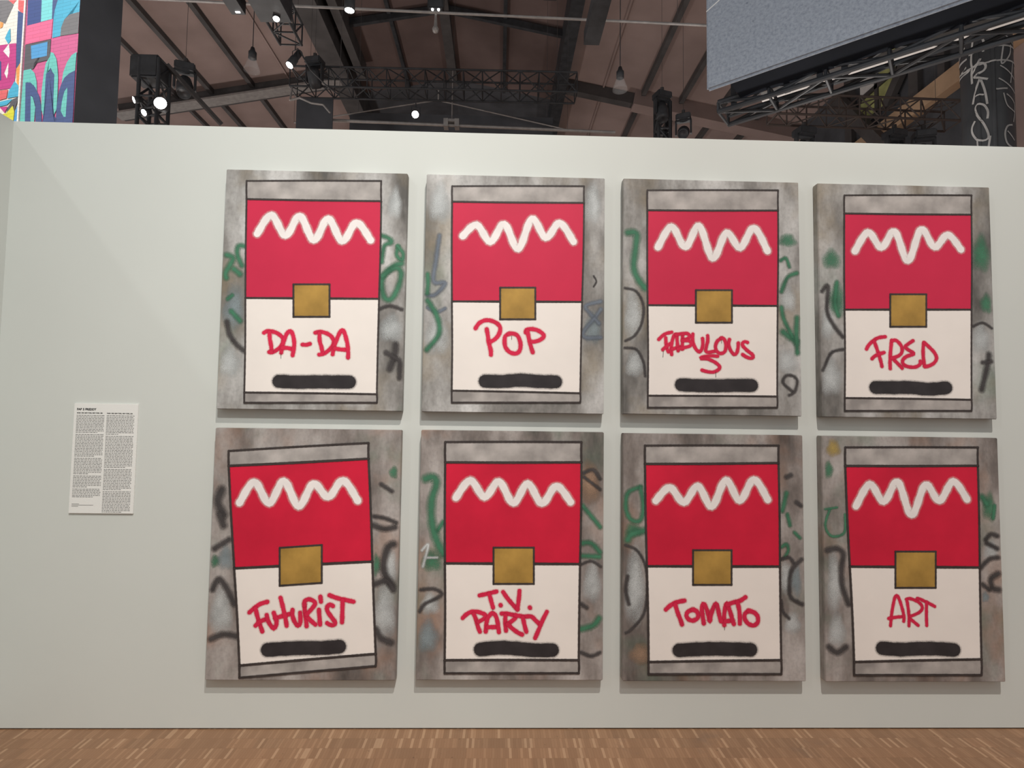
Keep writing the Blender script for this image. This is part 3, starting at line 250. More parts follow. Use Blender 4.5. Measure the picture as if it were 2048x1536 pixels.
'H':{'c':[1.5245,0.8623],'red':[[-0.3399,0.4595],[0.349,0.468],[0.342,-0.0443],[-0.3262,-0.0442]],'cream':[[-0.3262,-0.0442],[0.342,-0.0443],[0.3358,-0.4977],[-0.3134,-0.5123]],'top':[[-0.3381,0.553],[0.352,0.5611],[0.349,0.468],[-0.3399,0.4595]],'bot':[[-0.3134,-0.5123],[0.3358,-0.4977],[0.3333,-0.5748],[-0.3147,-0.5759]],'ochre':[[-0.0912,0.0324],[0.1166,0.0339],[0.1114,-0.1466],[-0.0956,-0.1477]],'wave':[[-0.2885,0.2578],[-0.2146,0.3677],[-0.1448,0.2816],[-0.0706,0.3814],[-0.003,0.216],[0.073,0.3683],[0.1429,0.2884],[0.2179,0.3865],[0.2874,0.2969]],'black':[[-0.169,-0.4451],[-0.0779,-0.4515],[0.0136,-0.447],[0.1052,-0.4469],[0.1967,-0.4527]],'word':[[[-0.1247,-0.335],[-0.1216,-0.3085],[-0.1176,-0.2772],[-0.1093,-0.2349],[-0.1003,-0.1989],[-0.0902,-0.1855],[-0.0807,-0.1956],[-0.0685,-0.23],[-0.0581,-0.2691],[-0.0548,-0.2973],[-0.0568,-0.3129]],[[-0.1335,-0.2992],[-0.1107,-0.2952],[-0.0847,-0.2919],[-0.0586,-0.2895]],[[-0.0305,-0.3346],[-0.0288,-0.3003],[-0.0311,-0.2612],[-0.0358,-0.222],[-0.0394,-0.2048]],[[-0.0394,-0.2048],[-0.0271,-0.2001],[-0.0028,-0.2062],[0.0245,-0.2202],[0.0387,-0.2374],[0.0383,-0.253],[0.0232,-0.2688],[0.0001,-0.2798],[-0.0212,-0.2877]],[[-0.0216,-0.3018],[-0.0041,-0.3158],[0.0166,-0.3329]],[[0.0153,-0.1998],[0.0299,-0.2029],[0.054,-0.2138],[0.0798,-0.2262],[0.1039,-0.2386]],[[0.0629,-0.2169],[0.0611,-0.2529],[0.06,-0.2921],[0.0605,-0.3327]]],'ww':0.0147,'drip':[],'scrib':[('dark',0.0217,[[-0.4398,0.035],[-0.3893,0.0443],[-0.3577,0.0178],[-0.3682,-0.0534],[-0.3653,-0.1419],[-0.335,-0.2301]]),('dark',0.0235,[[-0.4419,-0.4411],[-0.3988,-0.4672],[-0.3528,-0.4409]]),('dark',0.0181,[[0.3786,0.0947],[0.4075,0.1219],[0.4398,0.1132]]),('dark',0.0181,[[0.3827,0.0768],[0.4376,0.0503]]),('dark',0.0181,[[0.346,-0.0488],[0.3939,-0.0038],[0.4407,0.0055]]),('dark',0.0235,[[0.4425,-0.075],[0.3999,-0.102],[0.4076,-0.1465],[0.4397,-0.1552]]),('dark',0.0181,[[0.3572,-0.129],[0.3888,-0.1555]]),('green',0.0108,[[-0.4224,0.2406],[-0.4468,0.1598],[-0.4156,0.1065],[-0.351,0.1248],[-0.3447,0.2144]]),('green',0.009,[[-0.4454,0.2404],[-0.3854,0.2499]]),('green',0.0144,[[0.4311,0.2664],[0.4214,0.2031]]),('green',0.0235,[[0.3672,0.3111],[0.3893,0.2751]])],'blob':[('pale',-0.4061,-0.1245,0.0361,0.1625),('pale',-0.3968,-0.3622,0.0451,0.0813),('yellow',-0.3984,0.5477,0.0361,0.0451),('green',-0.4235,0.4387,0.0226,0.0451),('blue',0.3691,-0.1912,0.0199,0.0271),('pale',0.4047,0.0411,0.0361,0.0451),('green',0.4027,0.2571,0.0361,0.0722)]},
}
MURAL = {'P':[-4.5963,1.7863],'u':[0.9578,-0.2873],'len':0.579,'main':[('navy',[[-0.0046,5.0015],[0.1546,4.9715],[0.161,4.776],[0.005,4.7717]]),('aqua',[[0.1546,4.9715],[0.2789,4.948],[0.2827,4.7824],[0.1607,4.7796]]),('slate',[[0.2789,4.948],[0.3382,4.9369],[0.3118,4.8717],[0.3007,4.7827],[0.283,4.7789]]),('cyan',[[0.3382,4.9369],[0.5843,4.8905],[0.5872,4.7899],[0.4782,4.7855],[0.4232,4.7538],[0.3926,4.6898],[0.3892,4.6175],[0.3002,4.6152],[0.301,4.7792],[0.3123,4.8646]]),('grey',[[0.5872,4.7899],[0.583,4.6085],[0.3892,4.6175],[0.3926,4.6898],[0.4232,4.7538],[0.4782,4.7855]]),('pink',[[0.005,4.7717],[0.2964,4.78],[0.2871,4.6104],[-0.0003,4.6094]]),('darkgrey',[[0.0,4.6058],[0.2874,4.6069],[0.2874,4.4329],[0.1114,4.4258],[0.1105,4.3804],[-0.0002,4.3833]]),('sky',[[0.0662,4.5878],[0.2526,4.5918],[0.2531,4.4697],[0.0804,4.4693]]),('teal',[[-0.0002,4.3833],[0.0827,4.3846],[0.1272,4.3428],[0.1559,4.2687],[0.1679,4.1766],[0.1265,4.2382],[0.0501,4.2774],[0.032,4.273],[0.0587,3.8925],[-0.0082,3.9009]]),('slate',[[0.032,4.273],[0.0875,4.2684],[0.1467,4.2144],[0.1987,4.1306],[0.2231,4.0511],[0.2465,3.869],[0.1737,3.8781],[0.1591,4.0598],[0.1253,4.1409],[0.1011,4.1582],[0.1168,3.8852],[0.0541,3.8931]]),('teal',[[0.1016,4.1511],[0.1258,4.1338],[0.1602,4.0458],[0.1584,3.956],[0.1554,3.8804],[0.1187,3.885]]),('teal',[[0.2328,4.3268],[0.249,4.4077],[0.2901,4.4568],[0.2961,4.4941],[0.3284,4.4819],[0.364,4.4243],[0.3839,4.3383],[0.3942,4.261],[0.3998,4.1298],[0.397,3.9934],[0.3661,3.936],[0.3524,4.1709],[0.3477,4.2887],[0.3068,4.3571],[0.2607,4.3156],[0.2565,4.2539],[0.2694,3.976],[0.258,3.95],[0.2304,4.0156],[0.2193,4.1554]]),('slate',[[0.2607,4.3156],[0.2908,4.3319],[0.302,4.3613],[0.3225,4.327],[0.3517,4.295],[0.3497,4.2057],[0.3594,3.9642],[0.3934,3.9256],[0.3992,3.8499],[0.2465,3.869],[0.2665,3.9558],[0.2565,4.2539]]),('teal',[[0.5815,4.4512],[0.5307,4.4321],[0.4823,4.378],[0.4485,4.3009],[0.4381,4.2065],[0.4655,4.2504],[0.5158,4.2804],[0.5756,4.2952]]),('slate',[[0.5756,4.2952],[0.5804,3.9351],[0.5797,3.8273],[0.3992,3.8499],[0.397,3.9934],[0.4121,4.1418],[0.4341,4.2002],[0.4655,4.2504],[0.5158,4.2804]]),('teal',[[0.5027,4.1629],[0.4743,4.1329],[0.454,4.0539],[0.447,3.9731],[0.4815,3.921],[0.5036,3.9181],[0.5063,4.1147]])],'left':[('grey',[[-0.4554,5.0865],[-0.215,5.0412],[-0.1726,4.9899],[-0.2598,4.8397],[-0.3201,4.8721],[-0.4356,4.8635]]),('coral',[[-0.2392,5.0457],[-0.1427,5.0275],[-0.1781,4.9981],[-0.2137,5.0264]]),('coral',[[-0.1187,5.023],[-0.014,5.0033],[-0.0276,4.8843],[-0.0756,4.9002],[-0.1168,4.9436]]),('slate',[[-0.1156,4.929],[-0.037,4.886],[-0.0133,4.7677],[-0.0073,4.5822],[-0.0314,4.4799],[-0.0909,4.4113],[-0.1047,4.52],[-0.1122,4.7207]]),('orange',[[-0.3198,4.8685],[-0.2798,4.8505],[-0.2864,4.8155],[-0.3143,4.8059]]),('cyan',[[-0.1935,4.7885],[-0.1791,4.6748],[-0.2054,4.6506],[-0.2484,4.7081],[-0.2196,4.7607]]),('magenta',[[-0.4178,4.6642],[-0.1103,4.6419],[-0.0957,4.4121],[-0.1055,4.2508],[-0.3821,4.2621]]),('white',[[-0.1958,4.649],[-0.18,4.5748],[-0.1853,4.5257],[-0.2577,4.5946]]),('white',[[-0.1864,4.483],[-0.1831,4.3899],[-0.1935,4.3452],[-0.2263,4.3965]]),('navy',[[-0.3096,4.5311],[-0.2737,4.5039],[-0.2599,4.3444],[-0.2918,4.3277]]),('orange',[[-0.0308,4.4728],[-0.0078,4.3633],[0.0015,4.1722],[-0.0259,4.1901],[-0.0772,4.3032],[-0.0909,4.4113]]),('cyan',[[-0.1008,4.3067],[-0.0506,4.264],[-0.0147,4.1675],[-0.1736,4.1686],[-0.1601,4.2304]]),('coral',[[-0.3814,4.2548],[-0.1708,4.2461],[-0.1832,4.1699],[-0.3727,4.1569]]),('cyan',[[-0.3144,4.1489],[-0.1068,4.1557],[-0.1687,4.1113],[-0.3106,4.1057]]),('magenta',[[-0.253,4.1015],[-0.158,4.0957],[-0.1912,4.0437]]),('darkgrey',[[-0.1065,4.1522],[-0.0235,4.1617],[-0.0639,4.09],[-0.0833,4.0435],[-0.0928,4.101],[-0.1715,4.034],[-0.1574,4.0886]]),('yellow',[[-0.1017,4.0952],[-0.078,4.0358],[-0.0873,3.9248],[-0.1714,3.9776],[-0.3046,4.0373],[-0.1718,4.0376]]),('sky',[[-0.0223,4.0914],[-0.0111,3.9012],[-0.0814,3.91],[-0.0692,4.0416],[-0.0492,4.081]])]}
COLUMN_TAGS = [(0.0233,[[-2.399,6.291],[-2.356,6.377],[-2.418,6.476],[-2.596,6.528],[-2.754,6.501],[-2.83,6.37],[-2.869,6.205],[-2.832,6.147]]),(0.0233,[[-2.496,6.213],[-2.673,6.122],[-2.841,6.056]]),(0.0256,[[-2.855,5.927],[-2.861,6.073],[-2.791,6.14],[-2.484,6.153],[-2.328,6.108],[-2.387,6.044],[-2.764,6.005],[-2.502,5.955],[-2.258,5.914]]),(0.0233,[[-2.85,5.652],[-2.746,5.781],[-2.539,5.947]]),(0.0233,[[-2.505,5.929],[-2.377,5.772],[-2.306,5.591]]),(0.0186,[[-2.75,5.742],[-2.559,5.742],[-2.416,5.725]]),(0.0233,[[-2.323,5.401],[-2.297,5.494],[-2.429,5.591],[-2.645,5.624],[-2.746,5.586],[-2.66,5.471],[-2.452,5.343],[-2.307,5.202],[-2.33,5.14],[-2.507,5.132],[-2.728,5.17],[-2.905,5.27],[-2.918,5.35],[-2.782,5.422]]),(0.021,[[-2.71,5.155],[-2.701,5.051]]),(0.021,[[-2.24,5.17],[-2.324,5.012]]),(0.0163,[[-2.126,6.578],[-2.221,6.504]]),(0.0163,[[-1.948,6.545],[-2.098,6.491]]),(0.0186,[[2.433,6.739],[2.759,6.602],[2.435,6.389],[2.977,6.562]]),(0.0186,[[3.124,6.468],[2.58,6.36],[2.434,6.306]]),(0.021,[[-2.968,6.328],[2.931,6.302],[2.434,6.292]]),(0.021,[[-3.111,6.194],[-3.039,6.142],[3.041,6.11],[2.434,6.169]]),(0.0163,[[-1.473,6.633],[-1.069,6.575],[-1.385,6.5]]),(0.0163,[[-1.7,6.483],[-1.338,6.425],[-1.023,6.36]]),(0.0186,[[-1.634,6.315],[-1.725,6.086],[-1.313,6.208],[-1.218,6.343]]),(0.0163,[[-1.788,6.062],[-1.41,5.986],[-0.998,5.899]]),(0.0163,[[-1.1,6.121],[-1.317,5.837]]),(0.0163,[[-1.864,5.898],[-1.536,5.83],[-1.0,5.719]]),(0.021,[[-1.99,5.758],[-1.496,5.761]]),(0.0163,[[-1.686,5.702],[-1.527,5.538],[-1.086,5.469]]),(0.0163,[[-1.554,5.69],[-1.057,5.561],[-1.209,5.334]]),(0.021,[[-1.288,5.292],[-1.563,5.271],[-1.686,5.17],[-1.593,5.044],[-1.28,4.989]]),(0.0163,[[-1.571,5.208],[-1.184,5.095]])]

# ------------------------------------------------------------------ setting: the white exhibition walls and the parquet
def struct(name, bm, m, smooth=False):
    return tag(obj(name, bm, m, None, smooth), kind='structure')
bm = bmesh.new(); add_box(bm, (-3.096, 0, .006), (6.5, .25, 3.033)); add_box(bm, (-3.08, .03, 0), (6.48, .22, .006)); struct('wall_back', bm, M_WALL)
bm = bmesh.new(); add_box(bm, (-3.346, -6.5, .006), (-3.096, .25, 3.033)); add_box(bm, (-3.32, -6.48, 0), (-3.12, .22, .006)); struct('wall_left', bm, M_WALL)
bm = bmesh.new(); add_box(bm, (-17.5, -7, -.05), (10.2, 31, 0)); struct('floor', bm, M_FLOOR)

# ------------------------------------------------------------------ the eight sprayed canvases
DEPTH = .045; CW = .919; CH = 1.22
PAINT = {
 'red_top': paint_mat('red_spray', (0.595, 0.025, 0.072), .07, nscale=3),
 'red_low': paint_mat('deep_red_spray', (0.62, 0.014, 0.046), .16, nscale=3),
 'cream': paint_mat('cream_spray', (0.86, 0.79, 0.74), .035, nscale=4),
 'band': paint_mat('grey_band_spray', (0.40, 0.365, 0.345), .3, nscale=9),
 'ochre': paint_mat('ochre_spray', (0.40, 0.235, 0.055), .28, nscale=7),
 'white': paint_mat('white_spray', (0.86, 0.80, 0.78), .05),
 'black': paint_mat('black_spray', (0.035, 0.03, 0.032), .2),
 'outline': paint_mat('soft_black_spray', (0.05, 0.04, 0.038), .2),
 'word': paint_mat('crimson_word_spray', (0.66, 0.02, 0.07), .08),
 'green': paint_mat('green_spray', (0.06, 0.20, 0.115), .25, .35),
 'dark': paint_mat('charcoal_spray', (0.065, 0.058, 0.058), .25, .35),
 'slate': paint_mat('slate_blue_spray', (0.16, 0.185, 0.225), .2, .35),
 'pale': paint_mat('pale_grey_spray', (0.56, 0.58, 0.58), .2, .3),
 'blue': paint_mat('grey_blue_spray', (0.26, 0.31, 0.33), .2, .3),
 'brown': paint_mat('brown_spray', (0.34, 0.22, 0.15), .2, .3),
 'yellow': paint_mat('mustard_spray', (0.42, 0.30, 0.09), .2, .3)}

def new_paint():
    bm = bmesh.new(); return bm, bm.verts.layers.float.new('cover')
def add_stroke(bmL, pts, w, y, prof=((0, 1), (.86, 1), (1.12, .35), (1.7, 0)), wob=.06, closed=False):
    """one sprayed line of width w with soft overspray, lying in the plane at depth y (towards the viewer)"""
    bm, lay = bmL
    P = smooth_line(pts, max(.004, w*.35)); n = len(P); h = w/2
    rows = []
    for i, p in enumerate(P):
        a = P[max(0, i-1)]; b = P[min(n-1, i+1)]; dx, dz = b[0]-a[0], b[1]-a[1]; l = math.hypot(dx, dz) or 1
        nx, nz = -dz/l, dx/l; k = h*(1+wob*math.sin(i*.9+p[0]*90)); yy = y-i*4e-6
        row = []
        for s in (-1, 1):
            for f, c in (prof[::-1] if s < 0 else prof[1:]):
                v = bm.verts.new((p[0]+nx*s*f*k, yy, p[1]+nz*s*f*k)); v[lay] = c; row.append(v)
        rows.append(row)
    for r0, r1 in zip(rows, rows[1:]):
        for j in range(len(r0)-1): bm.faces.new((r0[j], r0[j+1], r1[j+1], r1[j]))
    for e in (0, 1):                                            # round ends
        p = P[-1] if e else P[0]; q = P[-2] if e else P[1]; ang = math.atan2(p[1]-q[1], p[0]-q[0]); yy = y-(n if e else 0)*4e-6
        c0 = bm.verts.new((p[0], yy, p[1])); c0[lay] = 1; rings = []
        for f, c in prof[1:]:
            ring = []
            for t in range(9):
                a = ang-math.pi/2+math.pi*t/8; v = bm.verts.new((p[0]+math.cos(a)*f*h, yy, p[1]+math.sin(a)*f*h)); v[lay] = c; ring.append(v)
            rings.append(ring)
        for t in range(8):
            bm.faces.new((c0, rings[0][t], rings[0][t+1]))
            for k in range(len(rings)-1): bm.faces.new((rings[k][t], rings[k][t+1], rings[k+1][t+1], rings[k+1][t]))
def add_quad(bmL, q, y, soft=.004):
    bm, lay = bmL; c = (sum(p[0] for p in q)/4, sum(p[1] for p in q)/4); inner = []; outer = []
    for p in q:
        d = (p[0]-c[0], p[1]-c[1])
        sx = math.copysign(soft, d[0]); sz = math.copysign(soft, d[1])
        v = bm.verts.new((p[0]-sx, y, p[1]-sz)); v[lay] = 1; inner.append(v)
        v = bm.verts.new((p[0]+sx, y, p[1]+sz)); v[lay] = 0; outer.append(v)
    bm.faces.new(inner)
    for i in range(4): bm.faces.new((inner[i], inner[(i+1) % 4], outer[(i+1) % 4], outer[i]))
def add_blob(bmL, x, z, rx, rz, y, top=.8):
    bm, lay = bmL; c = bm.verts.new((x, y, z)); c[lay] = top; n = 28; rings = []
    for f, a in ((.45, top*.85), (.8, top*.5), (1.15, 0)):
        ring = []
        for i in range(n):
            t = 2*math.pi*i/n; k = f*(1+.10*math.sin(3*t+x*40)+.06*math.sin(5*t+z*30))
            v = bm.verts.new((max(-CW/2+.002, min(CW/2-.002, x+rx*k*math.cos(t))), y, z+rz*k*math.sin(t))); v[lay] = a; ring.append(v)
        rings.append(ring)
    for i in range(n):
        j = (i+1) % n; bm.faces.new((c, rings[0][i], rings[0][j]))
        for k in range(2): bm.faces.new((rings[k][i], rings[k][j], rings[k+1][j], rings[k+1][i]))

LABEL = {
 'A': 'red and cream block canvas lettered DA-DA, left end of the upper row',
 'B': 'canvas of red and cream blocks lettered POP in large sprayed red capitals, upper row',
 'C': 'canvas of red and cream blocks lettered FABULOUS with a 5 beneath it, upper row',
 'D': 'red and cream block canvas with a spiky four-letter word, far right of the upper row',
 'E': 'canvas of tilted red and cream blocks lettered FUTURIST, left end of the lower row',
 'F': 'canvas of red and cream blocks lettered T.V. over PARTY, hung in the lower row',
 'G': 'canvas of red and cream blocks lettered TOMATO in red, hung in the lower row',
 'H': 'canvas of red and cream blocks lettered ART in tall thin red letters, lower right corner'}
for i, k in enumerate('ABCDEFGH'):
    A = ART[k]; low = i >= 4
    root = empty('canvas_painting', (A['c'][0], 0, A['c'][1]))
    tag(root, LABEL[k], 'painting', 'canvases hung in two rows of four')
    bm = bmesh.new(); add_box(bm, (-CW/2, -DEPTH, -CH/2), (CW/2, -.001, CH/2), .003); obj('stretched_canvas', bm, canvas_mat('sprayed_ground', i+1, low), root)
    F = -DEPTH
    cols = {}
    for j, b in enumerate(A['blob']):
        q = new_paint(); add_blob(q, *b[1:], F-.0004-.00005*j); obj('sprayed_patch', q[0], PAINT[b[0]], root)
    for j, (c, w, p) in enumerate(A['scrib']):
        lim = CW/2-w*.9; q = new_paint()
        add_stroke(q, [(max(-lim, min(lim, x)), zz) for x, zz in p], w*1.12, F-.0009-.00006*j, ((0, .92), (.45, .82), (.9, .48), (1.85, 0)))
        obj('graffiti_scribble', q[0], PAINT[c], root)
    for nm, key, mt in (('red_block', 'red', 'red_low' if low else 'red_top'), ('cream_block', 'cream', 'cream'), ('grey_band', 'top', 'band'), ('grey_band', 'bot', 'band')):
        q = new_paint(); add_quad(q, A[key], F-.0022); obj(nm, q[0], PAINT[mt], root)
    q = new_paint(); z = 0
    for key in ('red', 'cream', 'top', 'bot'):
        P = A[key]
        for a, b in zip(P, P[1:]+P[:1]):
            z += 1; add_stroke(q, [a, [(a[0]+b[0])/2+.002*math.sin(z), (a[1]+b[1])/2+.002*math.cos(z*2)], b], .0095 if low else .0075, F-.0026-.00004*z)
    obj('soft_black_outline', q[0], PAINT['outline'], root)
    q = new_paint(); add_quad(q, A['ochre'], F-.0034, .003); o = obj('ochre_square', q[0], PAINT['ochre'], root)
    q = new_paint()
    for a, b in zip(A['ochre'], A['ochre'][1:]+A['ochre'][:1]): z += 1; add_stroke(q, [a, b], .008, F-.0035-.00004*(z % 9))
    obj('ochre_square_outline', q[0], PAINT['outline'], root)
    q = new_paint(); add_stroke(q, A['wave'], .036, F-.0024, ((0, 1), (.86, 1), (1.1, .3), (1.6, 0))); obj('white_zigzag', q[0], PAINT['white'], root)
    q = new_paint(); add_stroke(q, A['black'], .066, F-.0026, ((0, 1), (.9, 1), (1.06, .3), (1.3, 0)), .03); obj('black_brush_bar', q[0], PAINT['black'], root)
    q = new_paint(); z = 0
    for s in A['word']: z += 1; add_stroke(q, s, A['ww'], F-.0026-.00005*z, ((0, 1), (.9, 1), (1.12, .32), (1.75, 0)), .05)
    obj('sprayed_word', q[0], PAINT['word'], root)
    if A['drip']:
        q = new_paint()
        for s in A['drip']: add_stroke(q, s, .0022, F-.0036, ((0, 1), (.8, 1), (1.2, 0)))
        obj('paint_drip', q[0], PAINT['outline'], root)

# ------------------------------------------------------------------ wall text board
root = empty('wall_text_board', (-2.548, 0, 1.3145)); tag(root, 'white printed text board with two narrow columns, alone on the left of the wall', 'sign')
bm = bmesh.new(); add_box(bm, (-.157, -.008, -.2725), (.157, -.0005, .2725), .001); obj('board', bm, M_PAPER, root)
def text_part(name, body, x, z, size, m, parent, width=None, bold=.0):
    cu = bpy.data.curves.new(name, 'FONT'); cu.body = body; cu.size = size; cu.offset = bold
    t = bpy.data.objects.new('t', cu); COL.objects.link(t); bpy.context.view_layer.update()
    me = bpy.data.meshes.new_from_object(t.evaluated_get(bpy.context.evaluated_depsgraph_get()))
    bpy.data.objects.remove(t); me.name = name
    xs = [v.co.x for v in me.vertices]; k = (width/(max(xs)-min(xs))) if width else 1
    for v in me.vertices: v.co = ((v.co.x-min(xs))*k+x, -.0087, v.co.y+z)
    me.materials.clear(); me.materials.append(m)
    o = bpy.data.objects.new(name, me); COL.objects.link(o); o.parent = parent; return o
text_part('title', 'FAB 5 FREDDY', -.142, .2385, .0145, M_INK, root, .095, .0006)
text_part('heading', 'N\u00c9 EN 1959, NEW YORK, NEW YORK, USA', -.142, .2225, .0075, M_INK, root, .127, .0003)
text_part('heading', 'BORN 1959, NEW YORK, NEW YORK, USA', .006, .2215, .0075, M_INK, root, .127, .0003)
rt = random.Random(3)
for x0, paras in ((-.143, (12, 15, 11, 8, 6)), (.005, (13, 21, 14, 14))):
    bm = bmesh.new(); z = .2115
    for n in paras:
        for ln in range(n):
            x = x0; end = x0+(.137 if ln < n-1 else rt.uniform(.06, .11))
            while x < end-.004:
                w = min(rt.uniform(.005, .017), end-x)
                vs = [bm.verts.new(p) for p in ((x, -.0087, z), (x+w, -.0087, z), (x+w, -.0087, z+.0024), (x, -.0087, z+.0024))]; bm.faces.new(vs)
                x += w+.0026
            z -= .00765
        z -= .0034
    obj('text_column', bm, M_INKG, root)
bm = bmesh.new()
for j, w in enumerate((.036, .105, .032)):
    vs = [bm.verts.new(p) for p in ((-.143, -.0087, -.2265-.006*j), (-.143+w, -.0087, -.2265-.006*j), (-.143+w, -.0087, -.2250-.006*j), (-.143, -.0087, -.2250-.006*j))]; bm.faces.new(vs)
obj('credit_lines', bm, M_INKG, root)

# ------------------------------------------------------------------ the hall behind: roof.  H() measures from the viewer's eye point
def H(x, y, z): return Vector((CAM.x+x, CAM.y+y, CAM.z+z))
RX, RZ, SL = -1.776, 12.0, .19
def roof_z(x): return RZ-SL*abs(x-RX)
GL, GR = -5.3, 1.95          # the two deep girders that bound the middle bay
Y0, YB, Y1, YM = 2.0, 18.3, 30.0, 20.0
def slope_panel(bm, xa, xb, ya, yb, lift=0, t=.06):
    q = [H(xa, ya, roof_z(xa)+lift), H(xb, ya, roof_z(xb)+lift), H(xb, yb, roof_z(xb)+lift), H(xa, yb, roof_z(xa)+lift)]
    lo = [bm.verts.new(p) for p in q]; hi = [bm.verts.new(p+Vector((0, 0, t))) for p in q]
    bm.faces.new(lo); bm.faces.new(hi)
    for i in range(4): bm.faces.new((lo[i], lo[(i+1) % 4], hi[(i+1) % 4], hi[i]))
bm = bmesh.new(); slope_panel(bm, -17, GL, Y0, Y1); struct('ceiling', bm, M_ROOF)
bm = bmesh.new(); slope_panel(bm, GR, 10.0, Y0, Y1); struct('ceiling', bm, M_ROOF)
bm = bmesh.new(); slope_panel(bm, GL, RX, Y0, YM, .25); struct('ceiling', bm, M_ROOF_SHADED)
bm = bmesh.new(); slope_panel(bm, RX, GR, Y0, YM, .25); struct('ceiling', bm, M_ROOF_SHADED)
bm = bmesh.new(); slope_panel(bm, GL, RX, YM, Y1, .25); struct('ceiling', bm, M_DRAPE)
bm = bmesh.new(); slope_panel(bm, RX, GR, YM, Y1, .25); struct('ceiling', bm, M_DRAPE)
tn = [0]
def trim(a, b, w, h, m):
    tn[0] += 1; bm = bmesh.new(); add_bar(bm, a, b, w, h); struct('trim_%d' % tn[0], bm, m)
def zx(ratio):               # offset of a roof line whose sideways / height ratio is known
    s = 1 if ratio > RX/RZ else -1
    z = (RZ+s*SL*RX)/(1+s*SL*ratio); return ratio*z
for r_, w, h, m in ((-1.03, .10, .14, M_STEEL), (-.905, .14, .16, M_STEEL), (-.762, .14, .16, M_STEEL), (-.64, .05, .05, M_ROOF), (.307, .05, .06, M_ROOF), (.434, .14, .18, M_STEEL), (.562, .14, .18, M_STEEL), (.70, .14, .18, M_STEEL), (.84, .14, .18, M_STEEL)):
    x = zx(r_); trim(H(x, Y0, roof_z(x)-h/2), H(x, Y1, roof_z(x)-h/2), w, h, m)
for r_ in (-.29, .005):
    x = zx(r_); trim(H(x, Y0, roof_z(x)+.18), H(x, YM, roof_z(x)+.18), .11, .14, M_BLACK)
trim(H(RX, Y0, RZ+.1), H(RX, YM, RZ+.1), .30, .25, M_STEEL)
trim(H(GL, Y0, roof_z(GL)-.1), H(GL, Y1, roof_z(GL)-.1), .62, .75, M_STEEL)
trim(H(GL+.62, Y0, roof_z(GL)+.05), H(GL+.62, YB, roof_z(GL)+.05), .25, .5, M_STEEL)
trim(H(GR, Y0, roof_z(GR)-.1), H(GR, Y1, roof_z(GR)-.1), .36, .75, M_BLACK)
for yy, th in ((16.2, .2),):                                     # rafters under the middle bay
    for xa, xb in ((GL, RX), (RX, GR)): trim(H(xa, yy, roof_z(xa)+.08), H(xb, yy, roof_z(xb)+.08), .12, th, M_BLACK)
# the inclined roof beams either side of the middle bay
trim(H(-12.5, YB, roof_z(-12.5)-.22), H(GL, YB, roof_z(GL)-.22), .3, .42, M_STEEL)
trim(H(-12.5, YB-.2, roof_z(-12.5)-.44), H(GL, YB-.2, roof_z(GL)-.44), .45, .06, M_PIPE)
trim(H(GR, YB, roof_z(GR)-.2), H(10, YB, roof_z(10)-.2), .3, .36, M_STEEL)
trim(H(4.4, YB-.1, roof_z(4.4)-.24), H(10, YB-.1, roof_z(10)-.24), .5, .52, M_ROOF)
# far end of the hall: black cloth behind the middle bay, roof-coloured boards elsewhere
bm = bmesh.new(); add_box(bm, H(-17, Y1, -1.5), H(10.2, Y1+.2, 12.4)); struct('wall_far', bm, M_DRAPE)
# side wall on the right, with its timber plate, braces and window
SX = 10.0
bm = bmesh.new(); add_box(bm, H(SX, Y0, -1.5), H(SX+.2, 11.6, 7.3)); struct('wall_right', bm, M_ROOF)
bm = bmesh.new(); add_box(bm, H(SX, 11.6, -1.5), H(SX+.2, Y1, 7.3)); struct('wall_right', bm, M_DRAPE)
bm = bmesh.new(); add_box(bm, H(SX, Y0, 7.3), H(SX+.2, Y1, 10)); struct('wall_right_upper', bm, M_DRAPE)
def thing_mesh(name, bm, m, label, cat, group=None, smooth=False):
    return tag(obj(name, bm, m, None, smooth), label, cat, group)
bm = bmesh.new(); add_bar(bm, H(SX-.125, 7.5, 7.52), H(SX-.125, 16.2, 7.42), .24, .42); thing_mesh('timber_wall_plate', bm, M_TAN, 'tan timber beam running behind the graffiti column on the right', 'beam')
bm = bmesh.new(); add_bar(bm, H(SX-.352, 15.6, 9.3), H(SX-.352, 13.2, 6.4), .2, .34); thing_mesh('diagonal_brace', bm, M_STEEL, 'grey diagonal brace falling to the right, left of the green window', 'brace')
bm = bmesh.new(); add_bar(bm, H(SX-.15, 12.9, 8.9), H(SX-.15, 13.75, 8.05), .14, .26); thing_mesh('diagonal_brace', bm, M_STEEL, 'short grey diagonal brace rising to the right under the green window', 'brace')
# window of four panes
win = empty('window_1', H(SX-.02, 14.25, 8.85)); tag(win, kind='structure')
for yy in (-.38, .38):
    for zz in (-.36, .36):
        bm = bmesh.new(); add_box(bm, (-.02, yy-.31, zz-.29), (.0, yy+.31, zz+.29)); obj('pane', bm, M_GREENGLASS if yy < 0 or zz < 0 else M_PALE, win)
bm = bmesh.new(); add_box(bm, (-.06, -.06, -.72), (.0, .06, .72)); add_box(bm, (-.06, -.76, -.06), (.0, .76, .06)); add_box(bm, (-.06, -.80, -.76), (.0, .80, -.68)); add_box(bm, (-.06, -.80, .68), (.0, .80, .76)); obj('window_frame', bm, M_STEEL, win)
for j, (ya, yb) in enumerate(((12.7, 13.0), (11.9, 12.1), (15.2, 15.5))):
    tn[0] += 1; bm = bmesh.new(); add_box(bm, H(SX-.14, ya, 7.7), H(SX, yb, 10)); struct('trim_%d' % tn[0], bm, M_STEEL)

